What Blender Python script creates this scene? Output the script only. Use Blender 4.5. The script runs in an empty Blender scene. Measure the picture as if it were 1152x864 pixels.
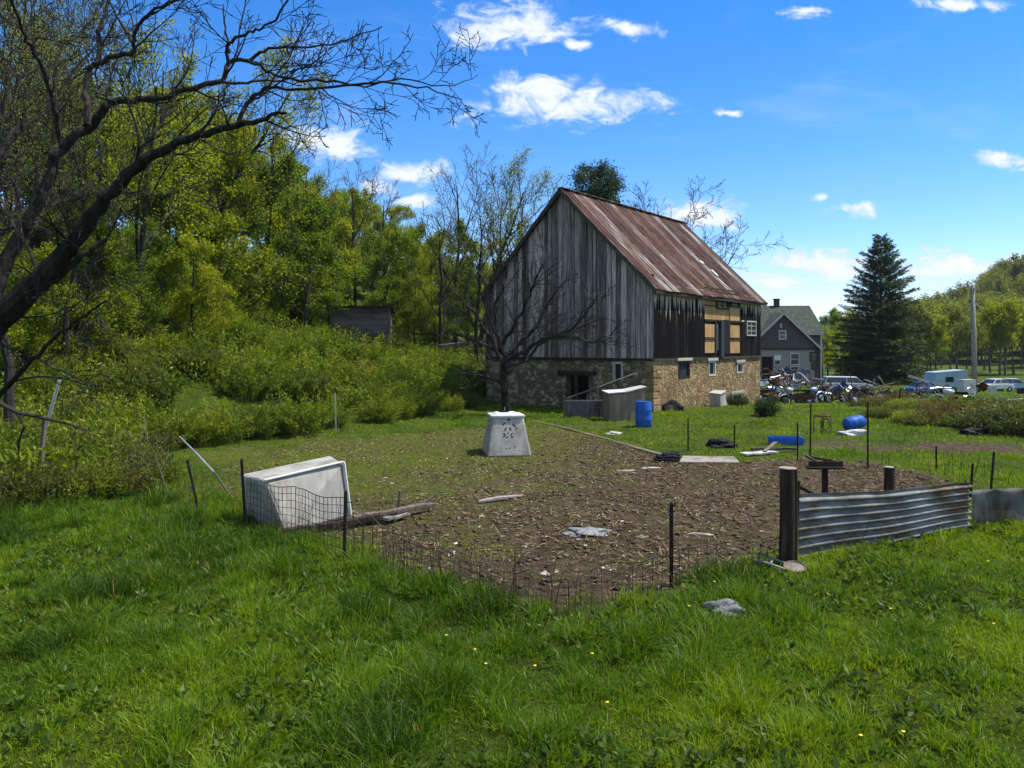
import bpy, math, random
import numpy as np
from mathutils import Vector, Matrix
R = math.radians
SC = bpy.context.scene
COL = SC.collection
# ------------------------------------------------------------------ camera
F = 865.0; HZ = 388.0; CX = 576.0; CH = 3.0        # focal length and horizon in photo pixels, eye height in m
cd = bpy.data.cameras.new('camera'); cam = bpy.data.objects.new('camera', cd); COL.objects.link(cam)
cam.location = (0, 0, CH); cam.rotation_euler = (R(90), 0, 0)
cd.sensor_width = 36; cd.lens = F/1152*36; cd.shift_y = -(432-HZ)/1152
cd.clip_start = 0.1; cd.clip_end = 9000
SC.camera = cam
# ------------------------------------------------------------------ light
SUN_AZ = R(76); SUN_EL = R(59)
sd = bpy.data.lights.new('sun', 'SUN'); so = bpy.data.objects.new('sun', sd); COL.objects.link(so)
sd.energy = 4.6; sd.angle = R(0.53); sd.color = (1.0, 0.95, 0.87)
sdir = Vector((math.sin(SUN_AZ)*math.cos(SUN_EL), math.cos(SUN_AZ)*math.cos(SUN_EL), math.sin(SUN_EL)))
so.rotation_euler = sdir.to_track_quat('Z', 'Y').to_euler()
so.location = (30, 20, 60)
W = bpy.data.worlds.new('World'); SC.world = W; W.use_nodes = True
wt = W.node_tree; wn = wt.nodes; wl = wt.links; wn.clear()
def N(t, typ, **k):
    n = t.nodes.new(typ)
    for a, v in k.items(): setattr(n, a, v)
    return n
def VM(t, op, a, b=None, c=None):
    n = N(t, 'ShaderNodeVectorMath', operation=op)
    for i, v in enumerate((a, b, c)):
        if v is None: continue
        if isinstance(v, (tuple, list)): n.inputs[i].default_value = v
        else: t.links.new(v, n.inputs[i])
    return n.outputs['Value'] if op in ('LENGTH', 'DOT_PRODUCT') else n.outputs['Vector']
def MA(t, op, a, b=None, c=None, clamp=False):
    n = N(t, 'ShaderNodeMath', operation=op, use_clamp=clamp)
    for i, v in enumerate((a, b, c)):
        if v is None: continue
        if isinstance(v, (int, float)): n.inputs[i].default_value = v
        else: t.links.new(v, n.inputs[i])
    return n.outputs[0]
def MR(t, v, a, b, c=0.0, d=1.0, smooth=False):
    n = N(t, 'ShaderNodeMapRange')
    if smooth: n.interpolation_type = 'SMOOTHSTEP'
    t.links.new(v, n.inputs[0])
    for i, x in enumerate((a, b, c, d)): n.inputs[i+1].default_value = x
    return n.outputs[0]
def NOISE(t, vec, scale, detail=4, rough=.55, dist=0, out=0):
    n = N(t, 'ShaderNodeTexNoise'); t.links.new(vec, n.inputs['Vector'])
    n.inputs['Scale'].default_value = scale; n.inputs['Detail'].default_value = detail
    n.inputs['Roughness'].default_value = rough; n.inputs['Distortion'].default_value = dist
    return n.outputs[out]
def RAMP(t, fac, stops, interp='LINEAR'):
    n = N(t, 'ShaderNodeValToRGB'); cr = n.color_ramp; cr.interpolation = interp
    while len(cr.elements) < len(stops): cr.elements.new(.5)
    for e, (p, c) in zip(cr.elements, stops):
        e.position = p; e.color = (*c, 1) if len(c) == 3 else c
    t.links.new(fac, n.inputs[0]); return n.outputs[0]
def MIX(t, fac, a, b, blend='MIX'):
    n = N(t, 'ShaderNodeMix', data_type='RGBA', blend_type=blend)
    for i, v in ((0, fac), (6, a), (7, b)):
        if isinstance(v, (int, float)): n.inputs[i].default_value = v
        elif isinstance(v, tuple): n.inputs[i].default_value = (*v, 1)
        else: t.links.new(v, n.inputs[i])
    return n.outputs[2]
sky = N(wt, 'ShaderNodeTexSky', sky_type='NISHITA', sun_disc=False)
sky.sun_elevation = SUN_EL; sky.sun_rotation = SUN_AZ; sky.altitude = 800; sky.air_density = 1.0; sky.dust_density = 0.05; sky.ozone_density = 2.0
hs = N(wt, 'ShaderNodeHueSaturation'); hs.inputs['Saturation'].default_value = 1.42; hs.inputs['Hue'].default_value = .503; hs.inputs['Value'].default_value = 1.0
wl.new(sky.outputs[0], hs.inputs['Color'])
bg1 = N(wt, 'ShaderNodeBackground'); bg1.inputs[1].default_value = 0.135; wl.new(MIX(wt, 1.0, hs.outputs[0], (.92,.90,1.02), 'MULTIPLY'), bg1.inputs[0])
tc = N(wt, 'ShaderNodeTexCoord'); sx = N(wt, 'ShaderNodeSeparateXYZ'); wl.new(tc.outputs['Generated'], sx.inputs[0])
yy = MA(wt, 'MAXIMUM', sx.outputs[1], 0.02)
cu = MA(wt, 'DIVIDE', sx.outputs[0], yy); cv = MA(wt, 'DIVIDE', sx.outputs[2], yy)
cb = N(wt, 'ShaderNodeCombineXYZ'); wl.new(cu, cb.inputs[0]); wl.new(cv, cb.inputs[1])
uv = cb.outputs[0]
nzc = NOISE(wt, uv, 14, 5, .6, 0, 1)
warp = VM(wt, 'MULTIPLY_ADD', nzc, (.05, .03, 0), (-.025, -.015, 0))
uvw = VM(wt, 'ADD', uv, warp)
CLOUDS = [(572,28,80,26),(628,42,30,14),(640,118,115,26),(600,100,60,18),(715,30,32,13),(372,158,62,24),(458,192,52,14),(428,210,30,12),
          (905,298,95,24),(872,318,42,9),(785,242,50,20),(968,232,40,10),(1132,178,34,12),(1040,286,36,11),(1078,300,75,17),(1050,320,50,9),
          (1135,296,40,12),(905,14,36,8),(822,127,16,5),(922,222,16,6),(470,225,26,9),(650,52,18,8),(1085,6,60,8)]
m = None
for (px, py, a, b) in CLOUDS:
    u0, v0, ua, vb = (px-CX)/F, (HZ-py)/F, a/F, b/F
    d = VM(wt, 'LENGTH', VM(wt, 'MULTIPLY_ADD', uvw, (1/ua, 1/vb, 0), (-u0/ua, -v0/vb, 0)))
    k = MA(wt, 'SUBTRACT', 1.0, d)
    m = k if m is None else MA(wt, 'MAXIMUM', m, k)
fine = NOISE(wt, VM(wt, 'MULTIPLY', uv, (1, 1.7, 0)), 20, 9, .64, .6)
dens = MA(wt, 'ADD', m, MA(wt, 'MULTIPLY', MA(wt, 'SUBTRACT', fine, .5), 3.4))
mask = MR(wt, dens, -.15, .75, 0, 1, True)
mask = MA(wt, 'MULTIPLY', mask, MR(wt, sx.outputs[1], .05, .15))
wisp = MR(wt, NOISE(wt, VM(wt, 'MULTIPLY', uv, (1, 3.2, 0)), 3.2, 8, .65, .8), .52, .85, 0, .3, True)
mask = MA(wt, 'MAXIMUM', MA(wt, 'MULTIPLY', mask, .93), wisp)
fill_clouds = MA(wt, 'MULTIPLY', MR(wt, NOISE(wt, tc.outputs['Generated'], 2.6, 6, .6, .3), .40, .60, 0, .95, True), MA(wt, 'MULTIPLY', MR(wt, sx.outputs[1], .30, .05), MR(wt, sx.outputs[2], 0, .1)))  # unseen clouds added outside the view to whiten the fill light
mask = MA(wt, 'MAXIMUM', mask, fill_clouds)
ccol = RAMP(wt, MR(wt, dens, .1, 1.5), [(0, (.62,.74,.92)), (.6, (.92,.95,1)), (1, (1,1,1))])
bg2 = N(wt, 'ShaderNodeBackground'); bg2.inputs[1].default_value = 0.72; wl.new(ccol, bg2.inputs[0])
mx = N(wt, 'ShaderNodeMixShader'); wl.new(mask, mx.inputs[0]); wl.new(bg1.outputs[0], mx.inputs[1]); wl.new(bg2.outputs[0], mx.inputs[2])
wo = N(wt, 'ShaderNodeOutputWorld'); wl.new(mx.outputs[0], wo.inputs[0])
SC.view_settings.view_transform = 'Standard'; SC.view_settings.look = 'None'
SC.view_settings.gamma = 1; SC.view_settings.use_curve_mapping = False; SC.view_settings.exposure = 0.68
SC.cycles.max_bounces = 6; SC.cycles.transparent_max_bounces = 8
# ------------------------------------------------------------------ terrain height and placing
def sst(v, a, b):
    t = np.clip((np.asarray(v, float)-a)/(b-a), 0, 1); return t*t*(3-2*t)
def H(x, y):
    x = np.asarray(x, float); y = np.asarray(y, float)
    d = -(x+1.3)*.917+(y-40)*.4
    sp = np.where(d > 20, d, np.log1p(np.exp(np.clip(d-.6, -20, 20)/1.2))*1.2)
    hl = .36*np.minimum(sp, 30)+.12*np.clip(sp-30, 0, 70)
    hl = hl*sst(y, 12, 30)
    z = hl-.6*sst(y, 34, 50)*sst(x, 3, 12)-.45*sst(y, 52, 75)*sst(x, 8, 20)
    z = z+sst(y, 120, 260)*.5*np.clip(x-.49*y, 0, 90)*np.where(x > 0, 1, 0)
    z = z+.035*np.sin(x*1.3+y*.4)*np.cos(y*1.1-x*.5)*sst(y, 2, 6)+.05*np.sin(x*.31+1)*np.sin(y*.27)
    return z
def h1(x, y): return float(H(x, y))
def P(px, py, Y): return Vector(((px-CX)*Y/F, Y, CH-(py-HZ)*Y/F))      # photo pixel at a depth -> world
def G(px, py):                                                          # photo pixel -> the ground there
    Y = CH*F/(py-HZ)
    for _ in range(30):
        z = h1((px-CX)*Y/F, Y); Y = .5*Y+.5*(CH-z)*F/(py-HZ)
    x = (px-CX)*Y/F
    return Vector((x, Y, h1(x, Y)))
# ------------------------------------------------------------------ materials
MATS = {}
def newmat(name):
    m = bpy.data.materials.new(name); m.use_nodes = True; t = m.node_tree; t.nodes.clear()
    out = N(t, 'ShaderNodeOutputMaterial'); b = N(t, 'ShaderNodeBsdfPrincipled'); t.links.new(b.outputs[0], out.inputs[0])
    MATS[name] = m; return m, t, b, out
def bump(t, b, h, dist, strength=1):
    n = N(t, 'ShaderNodeBump'); n.inputs['Distance'].default_value = dist; n.inputs['Strength'].default_value = strength
    t.links.new(h, n.inputs['Height']); t.links.new(n.outputs[0], b.inputs['Normal'])
def coords(t, s=(1,1,1)):
    c = N(t, 'ShaderNodeTexCoord'); return VM(t, 'MULTIPLY', c.outputs['Object'], s) if s != (1,1,1) else c.outputs['Object']
def attr(t, name='rnd'): return N(t, 'ShaderNodeAttribute', attribute_name=name).outputs['Fac']
def mat(name, c1, c2, scale=6, stretch=(1,1,1), rough=.8, bmp=.004, metal=0, rn=.5, spot=None, detail=6, spec=.15):
    """general worn surface: two tones by stretched noise, a third tone in spots, tone shifted per piece by rnd"""
    m, t, b, o = newmat(name); v = coords(t, stretch)
    n1 = NOISE(t, v, scale, detail, .6)
    f = MA(t, 'ADD', MR(t, n1, .3, .7), MA(t, 'MULTIPLY', MA(t, 'SUBTRACT', attr(t), .5), rn*2), clamp=True)
    c = MIX(t, f, c1, c2)
    if spot:
        sc, lo, hi, col = spot
        c = MIX(t, MR(t, NOISE(t, VM(t, 'ADD', v, (3, 7, 1)), sc, 6, .65), lo, hi), c, col)
    t.links.new(c, b.inputs['Base Color']); b.inputs['Roughness'].default_value = rough; b.inputs['Metallic'].default_value = metal
    b.inputs['Specular IOR Level'].default_value = spec
    if bmp: bump(t, b, NOISE(t, v, scale*3, 5, .6), bmp)
    return m
def leafmat(name, stops, trans=.4, rough=.55, objvar=.35, tcol=1.5):
    m, t, b, o = newmat(name)
    inf = N(t, 'ShaderNodeObjectInfo')
    f = MA(t, 'ADD', attr(t), MA(t, 'MULTIPLY', MA(t, 'SUBTRACT', inf.outputs['Random'], .5), objvar), clamp=True)
    c = RAMP(t, f, stops); t.links.new(c, b.inputs['Base Color']); b.inputs['Roughness'].default_value = rough
    b.inputs['Specular IOR Level'].default_value = .25
    tr = N(t, 'ShaderNodeBsdfTranslucent'); t.links.new(MIX(t, 1.0, c, (tcol*1.1, tcol, tcol*.45), 'MULTIPLY'), tr.inputs[0])
    mx = N(t, 'ShaderNodeMixShader'); mx.inputs[0].default_value = trans
    t.links.new(b.outputs[0], mx.inputs[1]); t.links.new(tr.outputs[0], mx.inputs[2]); t.links.new(mx.outputs[0], o.inputs[0])
    return m
bark = mat('bark', (.014,.012,.010), (.05,.043,.037), 9, (1,1,.25), .95, .02)
bark_grey = mat('bark_grey', (.045,.038,.032), (.13,.115,.10), 7, (1,1,.3), .95, .01)
L_yel = leafmat('leaf_yellow_green', [(0,(.06,.095,.006)),(.5,(.165,.21,.009)),(1,(.29,.32,.014))], .60)
L_mid = leafmat('leaf_mid_green', [(0,(.035,.075,.005)),(.5,(.10,.17,.008)),(1,(.19,.26,.012))], .58)
L_dark = leafmat('leaf_dark_green', [(0,(.012,.028,.008)),(.5,(.022,.048,.012)),(1,(.045,.085,.018))], .35)
L_pale = leafmat('leaf_pale_bud', [(0,(.08,.10,.02)),(.5,(.15,.18,.03)),(1,(.24,.27,.055))], .5)
L_far = leafmat('leaf_far', [(0,(.05,.065,.015)),(.5,(.11,.135,.02)),(1,(.19,.205,.03))], .4, objvar=.8)
L_bram = leafmat('leaf_bramble', [(0,(.028,.055,.004)),(.4,(.08,.13,.006)),(.75,(.16,.21,.009)),(1,(.26,.29,.025))], .45, objvar=.5)
L_weed = leafmat('leaf_weed_olive', [(0,(.04,.055,.01)),(.5,(.085,.105,.016)),(.85,(.13,.14,.03)),(1,(.16,.12,.04))], .45, objvar=.4)
L_bush = leafmat('leaf_bush_dark', [(0,(.018,.032,.006)),(.5,(.045,.07,.010)),(1,(.10,.125,.022))], .35, objvar=.4)
L_red = leafmat('leaf_reddish', [(0,(.05,.035,.015)),(.5,(.10,.075,.02)),(1,(.15,.14,.03))], .4, objvar=.5)
L_con = leafmat('needle_blue_green', [(0,(.014,.030,.010)),(.5,(.036,.066,.018)),(1,(.10,.135,.032))], .2)
L_pine = leafmat('needle_green', [(0,(.010,.028,.006)),(.5,(.03,.062,.011)),(1,(.075,.115,.02))], .25)
L_grass = leafmat('grass_blade', [(0,(.026,.062,.004)),(.3,(.078,.158,.005)),(.65,(.158,.250,.006)),(.93,(.23,.31,.014)),(1,(.30,.25,.09))], .42, .5, 0, 1.55)
wood_old = mat('wood_weathered', (.07,.058,.044), (.22,.19,.15), 8, (1,1,.12), .9, .004, spot=(3,.5,.75,(.04,.034,.028)))
shed_m = mat('shed_boards', (.035,.030,.027), (.14,.125,.115), 7, (.12,.12,1), .95, .006, spot=(3,.55,.7,(.02,.018,.015)))
wood_post = mat('wood_post', (.012,.009,.006), (.060,.043,.028), 9, (1,1,.12), .95, .015, spot=(4,.52,.75,(.14,.12,.10)))
wood_end = mat('wood_end_grain', (.20,.165,.12), (.36,.31,.24), 14, rough=.9)
wood_dark = mat('wood_dark', (.018,.014,.011), (.075,.06,.047), 8, (1,1,.3), .9, .004)
stick = mat('stick_grey', (.10,.09,.075), (.30,.275,.24), 9, rough=.9)
white_pl = mat('white_plastic_dirty', (.30,.285,.25), (.44,.42,.37), 4, (1,1,.5), .6, .003, spot=(2.2,.48,.75,(.16,.14,.09)), rn=.1)
white_rim = mat('white_plastic_rim', (.52,.50,.45), (.66,.64,.58), 6, rough=.5, bmp=.001, rn=.1)
marks = mat('black_paint_marks', (.015,.015,.018), (.04,.04,.045), 20, rough=.7, bmp=0)
steel_dark = mat('steel_post_dark', (.012,.012,.012), (.05,.04,.033), 12, rough=.7, bmp=.002, metal=.3)
steel_lt = mat('steel_light', (.35,.36,.37), (.55,.56,.57), 12, rough=.45, bmp=.001, metal=.6)
rust = mat('rusty_iron', (.06,.028,.016), (.17,.08,.04), 10, rough=.85, bmp=.004, metal=.2)
wire = mat('fence_wire', (.02,.018,.017), (.06,.05,.045), 12, rough=.6, bmp=0, metal=.5)
blue_pl = mat('blue_plastic', (.008,.075,.32), (.022,.13,.45), 4, (1,1,.4), .5, .002, rn=.1, spot=(4,.52,.72,(.07,.10,.17)))
beige = mat('beige_panel', (.17,.135,.09), (.31,.26,.18), 5, (1,1,.3), .8, .002, spot=(4,.55,.8,(.16,.12,.08)))
galv_b = mat('galvanised_blue_grey', (.07,.075,.068), (.17,.175,.16), 3, (1,1,.5), .85, .004, spot=(2.5,.42,.62,(.06,.045,.025)))
quoin_m = mat('corner_stone_tan', (.14,.09,.04), (.34,.24,.12), 5, rough=.95, bmp=.02, rn=.5)
kerb_m = mat('kerb_earthy', (.09,.068,.042), (.19,.155,.105), 6, rough=.95, bmp=.01, spot=(5,.5,.7,(.07,.08,.02)))
concrete = mat('concrete', (.16,.135,.10), (.28,.25,.20), 5, rough=.9, bmp=.006, spot=(2,.5,.75,(.12,.10,.075)))
rock = mat('rock_grey', (.10,.10,.10), (.26,.26,.25), 9, rough=.9, bmp=.02, spot=(14,.6,.7,(.36,.36,.33)))
rubber = mat('black_rubber', (.008,.008,.009), (.02,.02,.02), 9, rough=.75, bmp=.001)
cloth_w = mat('white_cloth', (.42,.41,.38), (.62,.60,.56), 8, rough=.9, bmp=.01)
ply = mat('plywood', (.30,.17,.06), (.52,.34,.15), 5, (1,1,.2), .8, .002, spot=(6,.55,.72,(.20,.10,.04)), rn=.35)
dark_in = mat('dark_interior', (.006,.006,.006), (.014,.013,.012), 3, bmp=0)  # near-black: shade of the unlit inside put into the colour
glass = mat('dark_glass', (.02,.024,.028), (.04,.045,.05), 2, rough=.12, bmp=0, spec=.6)
white_tr = mat('white_paint_trim', (.36,.345,.31), (.52,.50,.46), 8, rough=.7, bmp=.001, spot=(9,.6,.8,(.25,.23,.2)))
blue_door = mat('blue_grey_boards', (.018,.026,.032), (.055,.075,.09), 9, (1,1,.1), .8, .003)
mortar_l = mat('pale_stone_lintel', (.30,.27,.20), (.46,.42,.33), 8, rough=.9, bmp=.006)
shingle_g = mat('roof_shingles_green_grey', (.035,.045,.034), (.10,.12,.09), 3, rough=.95, bmp=.01, spot=(1,.5,.75,(.06,.06,.05)))
shingle_p = mat('wall_shingles_grey', (.07,.055,.052), (.145,.12,.115), 4, (1,1,3), .9, .006)
siding = mat('pale_grey_siding', (.24,.225,.205), (.34,.32,.29), 3, (1,1,6), .8, .006)
brick = mat('chimney_brick', (.03,.028,.028), (.07,.06,.055), 9)
paint_w = mat('car_paint_white', (.36,.38,.39), (.52,.54,.55), 2, rough=.3, bmp=0, rn=.1, spot=(3,.6,.8,(.3,.28,.25)), spec=.5)
paint_b = mat('car_paint_pale_blue', (.22,.33,.42), (.33,.45,.54), 2, rough=.35, bmp=0, rn=.1, spot=(3,.6,.8,(.2,.2,.19)), spec=.5)
paint_db = mat('paint_dark_blue', (.015,.05,.12), (.03,.09,.2), 3, rough=.35, bmp=0, spec=.5)
camper = mat('camper_panel_blue_grey', (.26,.36,.42), (.36,.47,.53), 2, rough=.5, bmp=.002, rn=.1, spot=(2,.58,.8,(.2,.25,.27)))
chrome = mat('dull_chrome', (.45,.46,.47), (.65,.66,.67), 6, rough=.3, bmp=0, metal=.9)
straw = mat('ground_litter', (.020,.013,.007), (.25,.18,.10), 3, rough=.9, bmp=0, rn=.75)
pale_bits = mat('pale_scraps', (.25,.22,.17), (.52,.48,.40), 5, rough=.8, bmp=0)
stalk = mat('dead_stalk', (.035,.025,.017), (.12,.09,.06), 7, rough=.9, bmp=0, rn=.6)
grey_rag = mat('grey_rags', (.10,.10,.10), (.30,.31,.30), 9, rough=.9, bmp=.02)
soil_heap = mat('loose_soil', (.045,.030,.017), (.17,.12,.07), 7, rough=.95, bmp=.03)
# barn boards of the gable: silver grey with dark joints
m, t, b, o = newmat('barn_boards_grey'); v = coords(t, (5,5,.35))
f = MA(t, 'ADD', MR(t, NOISE(t, v, 2.2, 8, .7), .28, .72), MA(t, 'MULTIPLY', MA(t, 'SUBTRACT', attr(t), .5), .85), clamp=True)
c = RAMP(t, f, [(0,(.030,.027,.024)),(.35,(.12,.108,.096)),(.7,(.26,.235,.21)),(1,(.46,.42,.38))])
c = MIX(t, MR(t, NOISE(t, coords(t, (3,3,.8)), .9, 5, .6), .55, .75, 0, .6), c, (.10,.075,.055))
t.links.new(c, b.inputs['Base Color']); b.inputs['Roughness'].default_value = .95; b.inputs['Specular IOR Level'].default_value = .1; bump(t, b, NOISE(t, coords(t, (9,9,.5)), 6, 5, .6), .012)
boards_grey = m
# barn boards of the long wall: black stained, the sheltered strip under the eave still pale, in ragged runs
m, t, b, o = newmat('barn_boards_black'); oc = coords(t); sz = N(t, 'ShaderNodeSeparateXYZ'); t.links.new(oc, sz.inputs[0])
rag = NOISE(t, coords(t, (3.4,1,.15)), 1.6, 5, .7)
lim = MA(t, 'ADD', MA(t, 'MULTIPLY', MA(t, 'POWER', MR(t, rag, .35, .75), 2.0), -2.5), 5.30)
pale = MR(t, MA(t, 'SUBTRACT', sz.outputs[2], lim), -.05, .12)
base = RAMP(t, MA(t, 'ADD', MR(t, NOISE(t, coords(t, (5,5,.3)), 2.5, 7, .7), .3, .75), MA(t, 'MULTIPLY', MA(t, 'SUBTRACT', attr(t), .5), .7), clamp=True),
            [(0,(.004,.004,.004)),(.7,(.010,.009,.008)),(.93,(.03,.027,.023)),(1,(.08,.073,.06))])
c = MIX(t, pale, base, RAMP(t, NOISE(t, coords(t, (4,4,.4)), 3, 5, .7), [(.3,(.26,.24,.17)),(.7,(.55,.51,.39))]))
t.links.new(c, b.inputs['Base Color']); b.inputs['Roughness'].default_value = .95; b.inputs['Specular IOR Level'].default_value = .05; bump(t, b, NOISE(t, coords(t, (9,9,.5)), 6, 5, .6), .012)
boards_black = m
# rubble stone
m, t, b, o = newmat('rubble_stone'); v = coords(t, (1,1,1.25)); wv = VM(t, 'ADD', v, VM(t, 'MULTIPLY', NOISE(t, v, 2.2, 3, .5, 0, 1), (.35,.35,.35)))
vo = N(t, 'ShaderNodeTexVoronoi', feature='DISTANCE_TO_EDGE'); t.links.new(wv, vo.inputs['Vector']); vo.inputs['Scale'].default_value = 4.2
vc = N(t, 'ShaderNodeTexVoronoi'); t.links.new(wv, vc.inputs['Vector']); vc.inputs['Scale'].default_value = 4.2
sc_ = N(t, 'ShaderNodeSeparateColor'); t.links.new(vc.outputs['Color'], sc_.inputs[0])
c = RAMP(t, sc_.outputs[0], [(0,(.19,.105,.028)),(.35,(.30,.185,.058)),(.7,(.39,.265,.10)),(1,(.49,.37,.18))])
c = MIX(t, MR(t, NOISE(t, v, 7, 7, .7), .35, .75, 0, .6), c, (.13,.09,.05))
joint = MR(t, vo.outputs['Distance'], .02, .07)
c = MIX(t, joint, RAMP(t, NOISE(t, v, 1.2, 4, .6), [(.35,(.10,.065,.03)),(.65,(.32,.235,.115))]), c)
c = MIX(t, MR(t, NOISE(t, coords(t, (1.2,1.2,.5)), .9, 6, .7), .5, .72, 0, .6), c, (.07,.05,.032))
t.links.new(c, b.inputs['Base Color']); b.inputs['Roughness'].default_value = .95
bump(t, b, MA(t, 'ADD', MA(t, 'MULTIPLY', MR(t, vo.outputs['Distance'], 0, .12, 0, 1, True), 1.0), MA(t, 'MULTIPLY', NOISE(t, v, 9, 5, .7), .6)), .07)
stone = m
# mossy rubble of the gable foundation, its shade put into a darker stone colour
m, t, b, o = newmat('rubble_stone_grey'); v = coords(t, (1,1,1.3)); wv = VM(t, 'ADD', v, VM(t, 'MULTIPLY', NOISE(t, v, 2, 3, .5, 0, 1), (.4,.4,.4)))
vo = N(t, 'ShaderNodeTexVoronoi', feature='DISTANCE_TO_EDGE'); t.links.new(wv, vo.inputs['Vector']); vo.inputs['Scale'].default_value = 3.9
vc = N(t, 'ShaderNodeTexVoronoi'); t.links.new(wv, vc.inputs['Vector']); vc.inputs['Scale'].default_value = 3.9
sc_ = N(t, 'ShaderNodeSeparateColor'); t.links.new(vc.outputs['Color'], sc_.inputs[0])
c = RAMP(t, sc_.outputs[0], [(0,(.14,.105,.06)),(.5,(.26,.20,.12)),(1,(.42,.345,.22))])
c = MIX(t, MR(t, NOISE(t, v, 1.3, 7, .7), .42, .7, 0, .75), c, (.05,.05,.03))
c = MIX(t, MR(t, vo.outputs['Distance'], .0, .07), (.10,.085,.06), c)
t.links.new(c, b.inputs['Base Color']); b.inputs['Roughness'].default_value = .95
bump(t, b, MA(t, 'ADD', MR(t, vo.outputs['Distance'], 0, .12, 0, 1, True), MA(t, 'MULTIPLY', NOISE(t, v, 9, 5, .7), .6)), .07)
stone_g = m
# rusty roof sheets
m, t, b, o = newmat('rusty_roof_sheet'); v = coords(t, (1.6,.30,.30))
f = MA(t, 'ADD', MR(t, NOISE(t, v, 1.6, 8, .68), .3, .7), MA(t, 'MULTIPLY', MA(t, 'SUBTRACT', attr(t), .5), .75), clamp=True)
c = RAMP(t, f, [(0,(.035,.018,.013)),(.4,(.080,.036,.024)),(.66,(.125,.064,.044)),(.82,(.15,.105,.085)),(.94,(.21,.19,.175)),(1,(.31,.30,.29))])
c = MIX(t, MR(t, NOISE(t, coords(t, (3,.5,.5)), 2.5, 6, .7), .55, .8, 0, .6), c, (.07,.03,.02))
c = MIX(t, MA(t, 'MULTIPLY', MR(t, attr(t, 'seam'), .4, .6, 0, .8), MR(t, NOISE(t, coords(t, (1.2,.7,.7)), 2.0, 6, .7), .42, .62)), c, (.25,.215,.19))
t.links.new(c, b.inputs['Base Color']); b.inputs['Roughness'].default_value = .9; b.inputs['Specular IOR Level'].default_value = .12
bump(t, b, NOISE(t, coords(t, (2,2,2)), 5, 4, .6), .008)
roof_m = m
# corrugated galvanised sheet, stained
m, t, b, o = newmat('corrugated_galvanised'); v = coords(t, (.7,1,2.2))
c = RAMP(t, MR(t, NOISE(t, v, 2, 7, .65), .3, .7), [(0,(.06,.062,.058)),(.5,(.17,.175,.165)),(1,(.34,.35,.335))])
st_ = MR(t, NOISE(t, coords(t, (.8,1,1.3)), 1.5, 8, .75, .3), .46, .60)
c = MIX(t, MA(t, 'MULTIPLY', st_, .9), c, RAMP(t, NOISE(t, coords(t, (3,3,9)), 2, 5, .7), [(.35,(.045,.030,.014)),(.65,(.17,.105,.04))]))
t.links.new(c, b.inputs['Base Color']); b.inputs['Roughness'].default_value = .7; b.inputs['Specular IOR Level'].default_value = .2
bump(t, b, NOISE(t, coords(t), 9, 5, .6), .004)
corr_m = m
# the ground: turf, worn soil inside the pen (attribute pen = metres inside the pen's edge)
m, t, b, o = newmat('ground_turf_and_soil'); oc = coords(t)
gr = RAMP(t, MR(t, NOISE(t, oc, .7, 9, .7), .3, .7), [(0,(.025,.040,.006)),(.5,(.060,.090,.009)),(1,(.10,.115,.02))])
gr = MIX(t, MR(t, NOISE(t, oc, .16, 4, .6), .5, .7, 0, .45), gr, (.075,.115,.02))
so_ = RAMP(t, MR(t, NOISE(t, oc, 5.5, 10, .78, .4), .3, .72), [(0,(.022,.014,.007)),(.4,(.080,.055,.030)),(.7,(.165,.120,.070)),(1,(.28,.22,.14))])
pen = attr(t, 'pen'); moss = attr(t, 'moss')
edge = MR(t, MA(t, 'ADD', pen, MA(t, 'MULTIPLY', MA(t, 'SUBTRACT', NOISE(t, oc, 1.1, 7, .7), .5), 2.2)), -.15, .3)
inn = MA(t, 'ADD', MA(t, 'MULTIPLY', MA(t, 'SUBTRACT', NOISE(t, VM(t, 'ADD', oc, (5,2,0)), 1.3, 9, .75), .5), 5.0), moss)
mo = RAMP(t, NOISE(t, oc, 5, 7, .75), [(.3,(.05,.065,.008)),(.7,(.15,.17,.025))])
pc = MIX(t, MR(t, inn, -.5, .7, 0, .85), so_, mo)
c = MIX(t, edge, gr, pc)
t.links.new(c, b.inputs['Base Color']); b.inputs['Roughness'].default_value = 1; b.inputs['Specular IOR Level'].default_value = .1
bump(t, b, MA(t, 'ADD', NOISE(t, oc, 6, 9, .75), MA(t, 'MULTIPLY', NOISE(t, oc, 28, 4, .7), .35)), .16)
ground_m = m
far_m = mat('distant_wooded_hill', (.03,.05,.02), (.06,.085,.03), .012, rough=1, bmp=0)
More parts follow.
